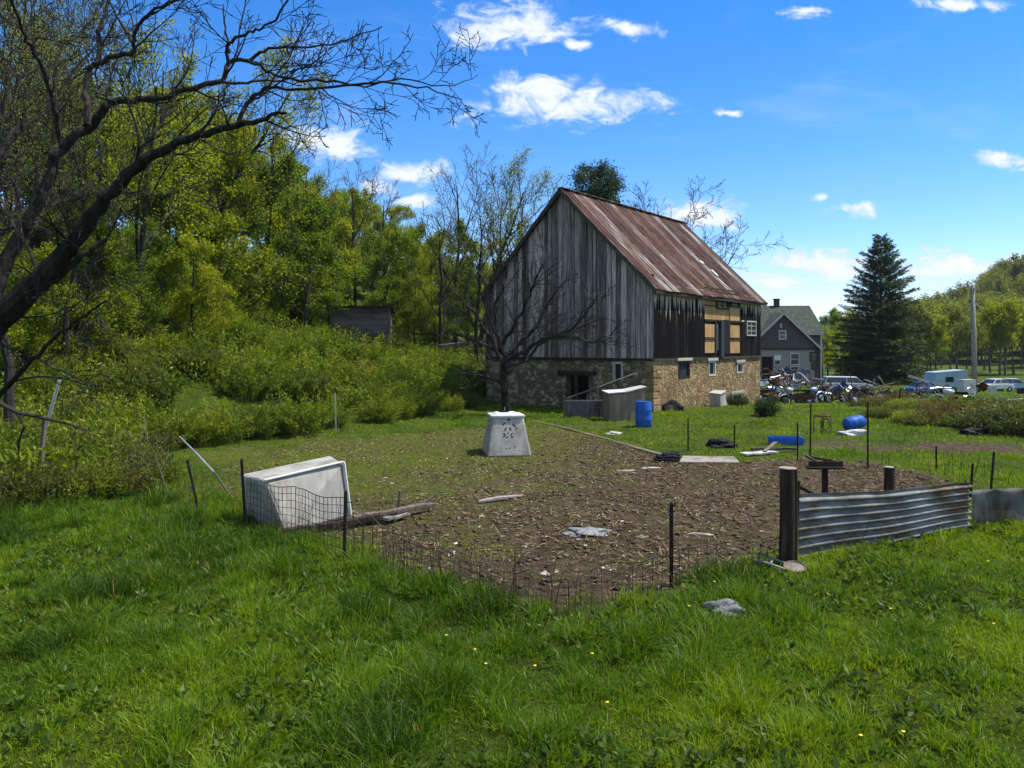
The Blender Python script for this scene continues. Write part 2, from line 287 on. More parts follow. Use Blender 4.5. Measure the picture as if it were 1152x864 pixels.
# ------------------------------------------------------------------ mesh building
class MB:
    def __init__(s): s.v = []; s.f = []; s.r = []
    def add(s, vs, fs, r=None):
        o = len(s.v); s.v += [tuple(p) for p in vs]; s.f += [tuple(i+o for i in f) for f in fs]
        rr = random.random() if r is None else r
        s.r += [rr]*len(fs)
    def box(s, c, sz, rot=None, r=None):
        hx, hy, hz = sz[0]/2, sz[1]/2, sz[2]/2
        vs = [Vector((x, y, z)) for z in (-hz, hz) for x, y in ((-hx,-hy),(hx,-hy),(hx,hy),(-hx,hy))]
        if rot is not None: vs = [rot @ q for q in vs]
        s.add([q+Vector(c) for q in vs], BOXF, r); return s
    def hexa(s, vs, r=None): s.add(vs, BOXF, r); return s      # 4 bottom ccw, 4 top ccw
    def bar(s, a, b, w, h=None, r=None, up=(0,0,1)):
        a = Vector(a); b = Vector(b); h = h or w; d = (b-a).normalized()
        u = Vector(up)
        if abs(d.dot(u)) > .95: u = Vector((1,0,0))
        sx_ = d.cross(u).normalized(); sy_ = sx_.cross(d)
        vs = [p+sx_*x*w/2+sy_*y*h/2 for p in (a, b) for x, y in ((-1,-1),(1,-1),(1,1),(-1,1))]
        s.add(vs, BOXF, r); return s
    def tube(s, pts, rad, k=6, r=None, cap=True, closed=False):
        pts = [Vector(p) for p in pts]; n = len(pts)
        if not hasattr(rad, '__len__'): rad = [rad]*n
        o = []; u = None
        for i in range(n):
            if closed: d = pts[(i+1) % n]-pts[i-1]
            else: d = pts[min(i+1, n-1)]-pts[max(i-1, 0)]
            d.normalize()
            if u is None: u = d.orthogonal().normalized()
            else:
                u = u-d*u.dot(d)
                u = u.normalized() if u.length > 1e-5 else d.orthogonal().normalized()
            w = d.cross(u)
            for j in range(k):
                a = 2*math.pi*j/k; o.append(pts[i]+(u*math.cos(a)+w*math.sin(a))*rad[i])
        fs = []
        for i in range(n if closed else n-1):
            i2 = (i+1) % n
            for j in range(k): fs.append((i*k+j, i*k+(j+1) % k, i2*k+(j+1) % k, i2*k+j))
        if cap and not closed: fs += [tuple(range(k))[::-1], tuple((n-1)*k+j for j in range(k))]
        s.add(o, fs, r); return s
    def lathe(s, prof, k=20, c=(0,0,0), rot=None, r=None):
        vs = []; fs = []
        for (rr, z) in prof:
            for j in range(k):
                a = 2*math.pi*j/k; q = Vector((rr*math.cos(a), rr*math.sin(a), z))
                if rot is not None: q = rot @ q
                vs.append(q+Vector(c))
        for i in range(len(prof)-1):
            for j in range(k): fs.append((i*k+j, i*k+(j+1) % k, (i+1)*k+(j+1) % k, (i+1)*k+j))
        if prof[0][0] > 1e-4: fs.append(tuple(range(k))[::-1])
        if prof[-1][0] > 1e-4: fs.append(tuple((len(prof)-1)*k+j for j in range(k)))
        s.add(vs, fs, r); return s
    def build(s, name, m, parent=None, bevel=0, smooth=False):
        me = bpy.data.meshes.new(name); me.from_pydata([tuple(q) for q in s.v], [], s.f)
        a = me.attributes.new('rnd', 'FLOAT', 'FACE'); a.data.foreach_set('value', s.r)
        me.materials.append(m)
        if smooth: me.polygons.foreach_set('use_smooth', [True]*len(me.polygons))
        ob = bpy.data.objects.new(name, me); COL.objects.link(ob)
        if parent: ob.parent = parent
        if bevel:
            bv = ob.modifiers.new('bevel', 'BEVEL'); bv.width = bevel; bv.segments = 2; bv.limit_method = 'ANGLE'
        return ob
BOXF = [(0,3,2,1),(4,5,6,7),(0,1,5,4),(1,2,6,5),(2,3,7,6),(3,0,4,7)]
def fastmesh(name, V, nper, Fidx, rnd, m, parent=None):
    """V (n,3); Fidx (f,nper) vertex index; rnd (f,)"""
    me = bpy.data.meshes.new(name); me.vertices.add(len(V)); me.vertices.foreach_set('co', np.ascontiguousarray(V, np.float32).ravel())
    me.loops.add(Fidx.size); me.loops.foreach_set('vertex_index', np.ascontiguousarray(Fidx, np.int32).ravel())
    me.polygons.add(len(Fidx)); me.polygons.foreach_set('loop_start', np.arange(len(Fidx), dtype=np.int32)*nper)
    me.update(calc_edges=True)
    a = me.attributes.new('rnd', 'FLOAT', 'FACE'); a.data.foreach_set('value', np.ascontiguousarray(rnd, np.float32))
    me.materials.append(m); ob = bpy.data.objects.new(name, me); COL.objects.link(ob)
    if parent: ob.parent = parent
    return ob
def tag(o, label=None, cat=None, group=None, kind=None):
    if label: o['label'] = label
    if cat: o['category'] = cat
    if group: o['group'] = group
    if kind: o['kind'] = kind
    return o
def empty(name, loc=(0,0,0), rz=0, label=None, cat=None, group=None):
    o = bpy.data.objects.new(name, None); COL.objects.link(o); o.location = loc; o.rotation_euler = (0,0,rz); o.empty_display_size = .3
    return tag(o, label, cat, group)
def copy_tree(o, parent=None):
    c = o.copy(); COL.objects.link(c)
    if parent: c.parent = parent
    for ch in list(KIDS.get(o.name, [])) or [x for x in bpy.data.objects if x.parent == o]:
        k = copy_tree(ch, c); KIDS.setdefault(c.name, []).append(k)
    return c
KIDS = {}
def remember(o):
    KIDS[o.name] = [x for x in bpy.data.objects if x.parent == o]
def place(o, loc, rz=0, s=1.0, label=None):
    o.location = loc; o.rotation_euler = (0,0,rz); o.scale = (s, s, s) if not hasattr(s, '__len__') else s
    if label: o['label'] = label
def leaves(name, C, L, Wd, rng, m, parent=None, bias_up=.3, dirs=None, rnd=None):
    """rhombus leaves at centres C"""
    n = len(C); a = rng.normal(size=(n,3)); a[:,2] += bias_up
    if dirs is not None: a = dirs+a*.45
    a /= np.linalg.norm(a, axis=1)[:,None]
    q = rng.normal(size=(n,3)); b = np.cross(a, q); b /= np.linalg.norm(b, axis=1)[:,None]
    l = (L*rng.uniform(.6,1.3,n))[:,None]; w = (Wd*rng.uniform(.6,1.3,n))[:,None]
    V = np.stack([C, C+a*l*.45+b*w*.5, C+a*l, C+a*l*.45-b*w*.5], 1).reshape(-1,3)
    Fi = np.arange(n*4).reshape(n,4)
    r = rng.uniform(0,1,n) if rnd is None else rnd
    return fastmesh(name, V, 4, Fi, r, m, parent)
# --- branching
class Tree:
    def __init__(s, seed): s.rng = random.Random(seed); s.mb = MB(); s.tips = []
    def branch(s, p, d, L, r, lvl, cfg):
        rng = s.rng; n = max(3, int(L/cfg.get('seg', .5))+2); pts = [Vector(p)]; d = Vector(d).normalized(); rad = [r]
        for i in range(1, n):
            wob = cfg['wob'][lvl]
            d = (d+Vector((rng.gauss(0,wob), rng.gauss(0,wob), rng.gauss(0,wob)+cfg['up'][lvl]))).normalized()
            pts.append(pts[-1]+d*L/(n-1)); rad.append(max(cfg['rmin'], r*(1-.82*i/(n-1))))
        s.mb.tube(pts, rad, 8 if lvl == 0 else (5 if lvl == 1 else 3), r=rng.random(), cap=False)
        s.sprout(pts, rad, L, lvl, cfg)
    def sprout(s, pts, rad, L, lvl, cfg, f0=None, nch=None):
        rng = s.rng
        if lvl >= cfg['lv']:
            for q in pts[1:]: s.tips.append((q, (pts[-1]-pts[0]).normalized()))
            return
        nc = nch if nch is not None else cfg['nch'][lvl]
        nc = max(1, int(nc*rng.uniform(.8, 1.25)))
        lo = f0 if f0 is not None else cfg['f0'][lvl]
        ph = rng.uniform(0, 6.28)
        for k in range(nc):
            f = lo+(1-lo)*(k+rng.random())/nc; x = min(f*(len(pts)-1), len(pts)-1.001); i = int(x); u = x-i
            q = pts[i].lerp(pts[i+1], u); t = (pts[i+1]-pts[i]).normalized(); rr = rad[i]*(1-u)+rad[i+1]*u
            ph += 2.4+rng.uniform(-.5,.5); o = t.orthogonal().normalized(); w = t.cross(o)
            ang = R(rng.uniform(*cfg['ang'][lvl])); side = o*math.cos(ph)+w*math.sin(ph)
            dd = t*math.cos(ang)+side*math.sin(ang)
            ll = L*cfg['len'][lvl]*rng.uniform(.6,1.15)*(1.15-.55*f)
            s.branch(q, dd, ll, max(cfg['rmin'], rr*rng.uniform(.45,.65)), lvl+1, cfg)
def wood_tree(name, seed, h, r0, cfg, leafm, nleaf, lsize, spread, barkm=bark, label='', cat='tree', group=None, lw=.6):
    root = empty(name, label=label, cat=cat, group=group); T = Tree(seed)
    T.branch((0,0,-.2), (T.rng.uniform(-.06,.06),T.rng.uniform(-.06,.06),1), h, r0, 0, cfg)
    T.mb.build('trunk', barkm, root)
    if nleaf:
        rng = np.random.default_rng(seed); tp = np.array([q for q, _ in T.tips]); td = np.array([d for _, d in T.tips])
        ix = rng.integers(0, len(tp), nleaf); C = tp[ix]+rng.normal(scale=spread, size=(nleaf,3))
        cl = rng.uniform(0,1,len(tp)); z = C[:,2]/h
        r = np.clip(.55*cl[ix]+.35*rng.uniform(0,1,nleaf)+.1, 0, 1)
        leaves('crown', C, lsize, lsize*lw, rng, leafm, root, rnd=r)
    remember(root); return root
CF_LEAF = dict(seg=.8, wob=[.05,.10,.16,.2], up=[.02,.05,.03,.0], rmin=.018, lv=3, nch=[12,6,5], f0=[.22,.25,.2], ang=[(35,65),(30,60),(30,65)], len=[.42,.5,.45])
CF_OPEN = dict(seg=.8, wob=[.07,.10,.12,.14], up=[.02,.10,.08,.05], rmin=.010, lv=3, nch=[11,8,6], f0=[.25,.2,.15], ang=[(25,50),(25,50),(25,50)], len=[.55,.5,.42])
CF_LOW = dict(seg=.6, wob=[.06,.12,.15,.2], up=[.02,.03,.03,.0], rmin=.012, lv=3, nch=[16,6,4], f0=[.08,.2,.2], ang=[(40,75),(30,60),(30,65)], len=[.42,.5,.45])
random.seed(7)
#@@STRUCTURE
# ------------------------------------------------------------------ ground sheet
penpx = [(236,532),(290,510),(345,499),(420,492),(520,482),(610,478),(660,487),(700,500),(752,514),(830,519),(905,514),(990,521),(1075,541),(1098,548),
         (1060,556),(990,577),(900,622),(870,641),(760,664),(700,680),(650,690),(560,672),(450,645),(395,618),(320,598),(255,562)]
PEN = np.array([[G(a, b).x, G(a, b).y] for a, b in penpx])
def vnoise(x, y, s, seed=0):
    r_ = np.random.default_rng(seed); o = 0
    for k in range(5):
        a = r_.uniform(0, 6.28); f = s*r_.uniform(.6, 1.7); o = o+np.sin((x*np.cos(a)+y*np.sin(a))*f+r_.uniform(0,6.28)+1.3*np.sin((x*np.sin(a)-y*np.cos(a))*f*.7+k))
    return .5+.5*np.clip(o/2.6, -1, 1)
def sdist(x, y, poly):
    x = np.asarray(x, float).ravel(); y = np.asarray(y, float).ravel(); n = len(poly); best = np.full(x.shape, 1e9); ins = np.zeros(x.shape, bool)
    for i in range(n):
        ax, ay = poly[i]; bx, by = poly[(i+1) % n]; ex, ey = bx-ax, by-ay
        tt = np.clip(((x-ax)*ex+(y-ay)*ey)/(ex*ex+ey*ey), 0, 1)
        best = np.minimum(best, np.hypot(x-ax-tt*ex, y-ay-tt*ey))
        c_ = ((ay > y) != (by > y)) & (x < (bx-ax)*(y-ay)/((by-ay) if abs(by-ay) > 1e-9 else 1e-9)+ax); ins ^= c_
    return np.where(ins, best, -best)
PATCH = [(G(400,499),2.2,1.3),(G(300,513),2.0,1.4),(G(1085,503),2.4,1.3),(G(940,500),1.3,.8),(G(985,505),1.2,.6),(G(700,478),1.6,.7)]
def penf(x, y):
    v = sdist(x, y, PEN)
    for c_, a, b_ in PATCH: v = np.maximum(v, (1-np.hypot((x-c_.x)/a, (y-c_.y)/b_))*min(a, b_)*.8)
    return v
def mossf(x, y):        # mossier towards the left and back of the pen
    return np.clip(.12-(np.asarray(x)-(-2.0)+.75*(np.asarray(y)-14)*-.6)*.24, -1.0, .75)
def axis(lo, hi, step, far, g=1.16):
    a = list(np.arange(lo, hi+1e-6, step)); s_ = step
    while a[-1] < far: s_ *= g; a.append(a[-1]+s_)
    b_ = []; s_ = step; q = lo
    while q > -far: s_ *= g; q -= s_; b_.append(q)
    return np.array(b_[::-1]+a)
xs = axis(-14, 14, .3, 3500); ys = axis(4, 36, .3, 4200); ys = ys[ys > -400]
XX, YY = np.meshgrid(xs, ys); ZZ = H(XX, YY)
nx, ny = len(xs), len(ys)
V = np.stack([XX.ravel(), YY.ravel(), ZZ.ravel()], 1)
ii = (np.arange(ny-1)[:,None]*nx+np.arange(nx-1)[None,:]).ravel()
Fi = np.stack([ii, ii+1, ii+nx+1, ii+nx], 1)
ground = fastmesh('ground', V, 4, Fi, np.full(len(Fi), .5), ground_m); tag(ground, kind='structure')
pv = penf(V[:,0], V[:,1]); a_ = ground.data.attributes.new('pen', 'FLOAT', 'POINT'); a_.data.foreach_set('value', np.clip(pv, -20, 20).astype(np.float32))
a_ = ground.data.attributes.new('moss', 'FLOAT', 'POINT'); a_.data.foreach_set('value', mossf(V[:,0], V[:,1]).astype(np.float32))
ground.data.polygons.foreach_set('use_smooth', [True]*len(Fi))
# distant ridge
hx = np.linspace(300, 1500, 90); rows = []
for k, f in enumerate((0, .25, .5, .75, 1, .9)):
    yy_ = 1700+k*90; hz = (78+26*np.sin(hx*.006+1)+9*np.sin(hx*.023)+3*np.sin(hx*.09))*f
    rows.append(np.stack([hx, np.full_like(hx, yy_), hz*np.clip(1.0-(hx-700)/2500, .4, 1.3)-3], 1))
V = np.concatenate(rows); n_ = len(hx)
ii = (np.arange(5)[:,None]*n_+np.arange(n_-1)[None,:]).ravel()
hill = fastmesh('hills', V, 4, np.stack([ii, ii+1, ii+n_+1, ii+n_], 1), np.full(len(ii), .5), far_m); tag(hill, kind='structure')
hill.data.polygons.foreach_set('use_smooth', [True]*len(ii))
# ------------------------------------------------------------------ barn
BX, BY = 6.25, 34.0; BR = math.atan2(.789, .615)
BL, BW, SH, EV, RG = 13.1, 9.6, 2.38, 5.62, 10.36
barn = empty('barn', (BX, BY, 0), BR, 'old barn of silver grey boards on a rubble stone base with a rusty metal roof', 'barn')
def tl(px): r = (px-CX)/F; return (34*r-BX)/(.615-.789*r)
def tg(px): r = (px-CX)/F; return (BX-34*r)/(.789+.615*r)
def zl(px, py): return CH-(py-HZ)*(34+.789*tl(px))/F
def zg(px, py): return CH-(py-HZ)*(34+.615*tg(px))/F
# stone base as wall pieces with real openings
def wallpieces(mb, length, z0, z1, holes, put):
    """holes: (a0,a1,b0,b1); grid split, skipping hole cells; put(a0,a1,b0,b1)"""
    A = sorted({0, length, *[h[0] for h in holes], *[h[1] for h in holes]}); B = sorted({z0, z1, *[h[2] for h in holes], *[h[3] for h in holes]})
    for i in range(len(A)-1):
        run = None
        for j in range(len(B)-1):
            ca, cb_ = (A[i]+A[i+1])/2, (B[j]+B[j+1])/2
            solid = not any(h[0] < ca < h[1] and h[2] < cb_ < h[3] for h in holes)
            if solid: run = (run[0], B[j+1]) if run else (B[j], B[j+1])
            if (not solid or j == len(B)-2) and run: put(A[i], A[i+1], run[0], run[1]); run = None
def lrect(px0, py0, px1, py1):
    a, b_ = tl(px0), tl(px1); pm = (px0+px1)/2; return (a, b_, zl(pm, py1), zl(pm, py0))
def grect(px0, py0, px1, py1):
    a, b_ = tg(px1), tg(px0); pm = (px0+px1)/2; return (a, b_, zg(pm, py1), zg(pm, py0))
w1 = lrect(763,406,776,425); w2 = lrect(797,406,805,423); w3 = lrect(829,408,836,420); w4 = lrect(823,443,835,459)
w4 = (w4[0], w4[1], w4[2]+.1, w4[3]); g1 = grect(689.5,407,701,429); g2 = grect(636,422,662,462); g2 = (g2[0], g2[1], .05, g2[3])
mb = MB(); wallpieces(mb, BL, -1.2, SH, [w1,w2,w3,w4], lambda a0,a1,b0,b1: mb.box(((a0+a1)/2, .25, (b0+b1)/2), (a1-a0, .5, b1-b0)))
mb.box((BL-.25, BW/2, .59), (.5, BW-1, 3.58)); mb.build('stone_wall', stone, barn)
mb = MB(); wallpieces(mb, BW-.5, -1.2, SH, [(g1[0]-.5,g1[1]-.5,g1[2],g1[3]),(g2[0]-.5,g2[1]-.5,g2[2],g2[3])], lambda a0,a1,b0,b1: mb.box((.27, (a0+a1)/2+.502, (b0+b1)/2), (.5, a1-a0, b1-b0)))
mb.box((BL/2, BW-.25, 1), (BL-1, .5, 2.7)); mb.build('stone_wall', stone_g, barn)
# added dark sheets behind the openings, the unlit inside put into their colour
mb = MB(); mb.box((BL/2, .62, 3.2), (BL-.3, .04, 6)); mb.box((.62, BW/2, 3.2), (.04, BW-.6, 6)); mb.build('dark_backing', dark_in, barn)
# gable boards
def roofz(y): return EV+(RG-EV)*(1-abs(y-BW/2)/(BW/2))
rb = random.Random(3)
mb = MB(); mb2 = MB(); y = -.02
while y < BW:
    w = min(rb.uniform(.17,.30), BW+.02-y); y1 = y+w-rb.uniform(.008,.035); o_ = rb.uniform(0,.04); b0 = SH+rb.uniform(-.16,.03)
    for xa, mm in ((-.02-o_, mb), ):
        z0, z1 = roofz(y)-.02, roofz(y1)-.02
        pk = BW/2
        if y < pk < y1: z0 = z1 = roofz(pk)-.12
        mm.hexa([(xa,y,b0),(xa+.028,y,b0),(xa+.028,y1,b0),(xa,y1,b0),(xa,y,z0),(xa+.028,y,z0),(xa+.028,y1,z1),(xa,y1,z1)], rb.random())
    mb2.hexa([(BL,y,SH),(BL+.028,y,SH),(BL+.028,y1,SH),(BL,y1,SH),(BL,y,z0),(BL+.028,y,z0),(BL+.028,y1,z1),(BL,y1,z1)], rb.random())
    y += w
mb.build('gable_boards', boards_grey, barn); mb2.build('gable_boards', boards_grey, barn)
mb = MB()
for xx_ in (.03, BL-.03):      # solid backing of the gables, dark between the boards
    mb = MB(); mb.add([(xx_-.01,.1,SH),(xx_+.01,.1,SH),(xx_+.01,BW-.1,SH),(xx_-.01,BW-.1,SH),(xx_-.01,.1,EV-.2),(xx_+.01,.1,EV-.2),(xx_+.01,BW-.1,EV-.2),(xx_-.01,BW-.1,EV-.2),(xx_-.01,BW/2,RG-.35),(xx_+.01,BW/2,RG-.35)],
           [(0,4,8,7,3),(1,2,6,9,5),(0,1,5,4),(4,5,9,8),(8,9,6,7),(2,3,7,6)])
    mb.build('dark_backing', dark_in, barn)
# sill beams
mb = MB(); mb.box((-.03, BW/2, SH-.04), (.09, BW, .12)); mb.box((BL/2, -.03, SH-.05), (BL, .09, .12)); mb.build('sill_beam', wood_dark, barn)
# long wall boards (y=0), with the boarded doorway
D0, D1 = tl(792), tl(832); dz0 = zl(812, 399); 
win = lrect(838.5,361,849,378)
def board_run(mb, a, b_, yy_, zb, zt, outward=-1):
    x = a
    while x < b_-.02:
        w = min(rb.uniform(.16,.28), b_-x); o_ = rb.uniform(0,.025)
        mb.box((x+w/2-.006, yy_+outward*(.02+o_), (zb+zt)/2+rb.uniform(-.02,.02)), (w-.014, .026, zt-zb), r=rb.random()); x += w
mb = MB(); board_run(mb, -.02, D0, 0, SH-.06, EV+.1); mb.build('wall_boards', boards_black, barn); mb = MB(); board_run(mb, D1, win[0], 0, SH-.06, EV+.1); board_run(mb, win[1], BL+.02, 0, SH-.06, EV+.1)
board_run(mb, win[0], win[1], 0, SH-.06, win[2]); board_run(mb, win[0], win[1], 0, win[3], EV+.1)
mb.build('wall_boards', boards_black, barn)
mb = MB(); board_run(mb, 0, BL, BW, SH-.6, EV+.1, 1); mb.build('wall_boards', boards_grey, barn)
mb = MB(); mb.box(((D0+BL)/2, .06, 4), (BL-D0-.2, .03, 3.4)); mb.box((D0/2, .05, 4), (D0-.3, .02, 3.2)); mb.build('dark_backing', dark_in, barn)
def lpanel(name, m_, px0, py0, px1, py1, out, th, bevel=0, parent=barn):
    a, b_, z0, z1 = lrect(px0, py0, px1, py1)
    return MB().box(((a+b_)/2, -out-th/2, (z0+z1)/2), (b_-a, th, z1-z0), r=rb.random()).build(name, m_, parent)
for q in [(792.2,327,804.3,343),(792.2,344.5,819.5,359.8),(820.5,346,831.8,360.8),(792.6,364.5,803.2,379.4),(792.6,382.2,803.2,397),(820.2,365.5,831.6,379.8),(820.2,382.5,831.6,397.2)]:
    lpanel('plywood_panel', ply, *q, .0, .03)
for q in [(791.8,360.6,833.6,362.6),(791.8,380,804,381.7),(819.8,380.4,832,382),(791.5,325.5,832.5,327),(791.8,343.2,805,344.4),(803.6,363,805,398),(818.6,363,820,398)]:
    lpanel('door_rail', wood_dark, *q, .032, .05)
lpanel('door_leaf_and_gap', blue_door, 808.5,361,812,401, .10, .05); lpanel('door_leaf_and_gap', blue_door, 805.4,364,808,394, .0, .04); lpanel('door_leaf_and_gap', dark_in, 813,360,818.3,398, .06, .04)  # last piece is the dark gap between the slats, its shade painted
lpanel('door_rail', white_tr, 832,360.4,834.5,362, .09, .05)
for q, nx_, nz_ in (((838.5,361,849,378), 2, 3), ((805,330,818.5,348), 2, 1), ((821,331,831,346), 1, 1)):
    a, b_, z0, z1 = lrect(*q); fm = white_tr if nx_ == 2 and nz_ == 3 else wood_dark
    wv_ = MB(); e = .07
    for (c_, s_) in ((((a+b_)/2, z1-e/2), (b_-a, e)), (((a+b_)/2, z0+e/2), (b_-a, e))): wv_.box((c_[0], -.075, c_[1]), (s_[0], .07, s_[1]))
    for xx_ in (a+e/2, b_-e/2): wv_.box((xx_, -.072, (z0+z1)/2), (e, .064, z1-z0-2*e-.004))
    for i in range(1, nx_): wv_.box((a+(b_-a)*i/nx_, -.065, (z0+z1)/2), (.035, .03, z1-z0-2*e-.004))
    for i in range(1, nz_): wv_.box(((a+b_)/2, -.06, z0+(z1-z0)*i/nz_), (b_-a-2*e-.004, .022, .035))
    wf = wv_.build('window', fm, barn); MB().box(((a+b_)/2, -.02, (z0+z1)/2), (b_-a-.06, .012, z1-z0-.06)).build('pane', glass, wf)
# stone base windows
for (q, jm, kind) in ((w1, wood_dark, 'boards'), (w2, white_tr, 'pane'), (w3, white_tr, 'pane'), (w4, white_tr, 'pane4')):
    a, b_, z0, z1 = q; wv_ = MB(); e = .09
    for xx_ in (a+e/2, b_-e/2): wv_.box((xx_, .04, (z0+z1)/2), (e, .12, z1-z0-.004))
    wv_.box(((a+b_)/2, .036, z1-e/2), (b_-a-2*e-.004, .112, e)); wv_.box(((a+b_)/2, .036, z0+e/2), (b_-a-2*e-.004, .112, e))
    if kind == 'pane4': wv_.box(((a+b_)/2, .05, (z0+z1)/2-.1), (b_-a-.2, .05, .06)); wv_.box(((a+b_)/2, .055, (z0+z1)/2), (.05, .05, z1-z0-.2))
    wf = wv_.build('window', jm, barn)
    if kind == 'boards':
        bb_ = MB(); x = a+.1
        while x < b_-.15: bb_.box((x+.075, .09, (z0+z1)/2), (.13, .03, z1-z0-.2)); x += .2
        bb_.build('window_board', blue_door, wf)
    else: MB().box(((a+b_)/2, .12, (z0+z1)/2), (b_-a-.1, .012, z1-z0-.1)).build('pane', glass, wf)
    MB().box(((a+b_)/2, -.02, z1+.075), (b_-a+.35, .12, .14)).build('lintel', mortar_l, barn, .01)
a, b_, z0, z1 = g1; wv_ = MB()
for yy_ in (a+.05, b_-.05): wv_.box((.03, yy_, (z0+z1)/2), (.12, .1, z1-z0-.004))
wv_.box((.03, (a+b_)/2, z1-.05), (.11, b_-a-.204, .1)); wf = wv_.build('window', white_tr, barn); MB().box((.14, (a+b_)/2, (z0+z1)/2), (.012, b_-a-.1, z1-z0-.1)).build('pane', glass, wf)
MB().box((-.03, (g2[0]+g2[1])/2, g2[3]+.1), (.16, g2[1]-g2[0]+.8, .2)).bar((-.04,(g2[0]+g2[1])/2,g2[3]),(-.04,(g2[0]+g2[1])/2,.1),.13).build('doorway_frame', wood_dark, barn)
# quoin stones at the corner
mb = MB()
for k in range(9):
    z0 = -.3+k*.3; lx = .42 if k % 2 else .66; mb.box((lx/2-.02, .19, z0+.145), (lx, .42, .27), r=rb.random())
mb.build('corner_stone', quoin_m, barn, .03)
# roof: ribbed sheets on both slopes
def slope(sign):
    mb = MB(); seam = []; yE = -.32 if sign > 0 else BW+.32; yR = BW/2; zE = roofz(0)-(RG-EV)/(BW/2)*.32+.12; zR = RG+.12
    nseg = 12; x = -.34
    U = Vector((0, yR-yE, zR-zE)); nn = Vector((0, -(zR-zE), (yR-yE))) if sign > 0 else Vector((0, (zR-zE), -(yR-yE))); nn.normalize()
    if nn.z < 0: nn = -nn
    while x < BL+.34-.05:
        w = min(.82, BL+.34-x); rr = rb.random(); lift = rb.uniform(0,.012); ext = rb.uniform(-.03,.05)
        prof = [(0,.0),(.03,.045),(.07,.045),(.10,.0),(w*.5-.03,0),(w*.5-.015,.015),(w*.5+.015,.015),(w*.5+.03,0),(w,0)]
        pts = []
        for j in range(nseg+1):
            f = j/nseg; sag = -.035*math.sin(f*math.pi)*1.0+rb.uniform(-.004,.004)
            q = Vector((0, yE, zE))+U*(f if j else -ext/U.length)
            for (a, hh) in prof: pts.append(q+Vector((x+a,0,0))+nn*(hh+lift+sag))
        m_ = len(prof); fs = []; sm = []
        for j in range(nseg):
            for i in range(m_-1): fs.append((j*m_+i, j*m_+i+1, (j+1)*m_+i+1, (j+1)*m_+i)); sm.append(1.0 if i < 3 else 0.0)
        if sign < 0: fs = [f_[::-1] for f_ in fs]
        mb.add(pts, fs, rr); seam += sm; x += w-.004
    ob = mb.build('roof_sheets', roof_m, barn); a = ob.data.attributes.new('seam', 'FLOAT', 'FACE')
    a.data.foreach_set('value', seam); return ob
slope(1); slope(-1)
mb = MB()
for s_ in (1, -1):
    yE = -.30 if s_ > 0 else BW+.30; zE = roofz(0)-(RG-EV)/(BW/2)*.30
    for xx_ in (-.31, BL+.31): mb.bar((xx_, yE, zE-.0), (xx_, BW/2, RG-.0), .04, .17)
    mb.bar((-.3, yE+.02*s_, zE-.01), (BL+.3, yE+.02*s_, zE-.01), .04, .13)
mb.build('fascia', wood_dark, barn)
MB().bar((-.34, BW/2-.07, RG+.15), (BL+.34, BW/2-.07, RG+.15), .2, .03).bar((-.34, BW/2+.07, RG+.151), (BL+.34, BW/2+.07, RG+.151), .2, .03).build('ridge_cap', roof_m, barn)
mb = MB()      # underside of the roof
for s_ in (1, -1):
    yE = -.30 if s_ > 0 else BW+.30; zE = roofz(0)-(RG-EV)/(BW/2)*.30
    mb.add([(-.3,yE,zE+.05),(BL+.3,yE,zE+.05),(BL+.3,BW/2,RG+.05),(-.3,BW/2,RG+.05)], [(0,1,2,3)])
mb.build('roof_deck', wood_dark, barn)
MB().box((9.35,1.15,EV+(RG-EV)*1.15/(BW/2)+.19),(.22,.5,.03),Matrix.Rotation(math.atan2(RG-EV,BW/2),3,'X')).build('roof_patch', white_rim, barn); MB().box((9.0,1.75,EV+(RG-EV)*1.75/(BW/2)+.19),(.35,.22,.03),Matrix.Rotation(math.atan2(RG-EV,BW/2),3,'X')).build('roof_patch', white_rim, barn)
# ------------------------------------------------------------------ farmhouse
hz0 = -1.05
house = empty('farmhouse', (0,0,0), 0, 'grey two storey farmhouse with a cross gable and green grey shingle roof', 'house')
HX0, HX1, HY0, HY1 = 21.5, 32.2, 80.0, 88.0; he = 4.3; hr = 7.15; hm = 84.0
MB().box(((HX0+HX1)/2, (HY0+HY1)/2, (hz0+he)/2-.2), (HX1-HX0, HY1-HY0, he-hz0+.4)).add([(HX0,HY0,he),(HX1,HY0,he),(HX1,HY1,he),(HX0,HY1,he),(HX0,hm,hr-.1),(HX1,hm,hr-.1)], [(0,4,3),(1,2,5)]) if False else None
mb = MB(); mb.box(((HX0+HX1)/2, (HY0+HY1)/2, (hz0-.5+he)/2), (HX1-HX0, HY1-HY0, he-hz0+.5)); mb.add([(HX0,HY0,he),(HX0,HY1,he),(HX0,hm,hr-.1),(HX1,HY0,he),(HX1,HY1,he),(HX1,hm,hr-.1)], [(0,2,1),(3,4,5)])
mb.build('wall', shingle_p, house)
gx, gy, gzt, gzb = 27.8, 79.0, 6.1, 2.55; gw = 3.6
mb = MB(); mb.box((gx-.8, 79.5, (hz0-.5+gzb)/2), (gw*2+1.0, 1.0, gzb-hz0+.5)); mb.build('front_wall', siding, house)
mb = MB(); mb.add([(gx-gw-.1,78.95,gzb+.002),(gx+gw+.1,78.95,gzb+.002),(gx,78.95,gzt),(gx-gw-.1,84,gzb+.002),(gx+gw+.1,84,gzb+.002),(gx,84,gzt)], [(0,1,2),(3,5,4),(0,3,4,1)]); mb.build('front_gable', shingle_p, house)
mb = MB()
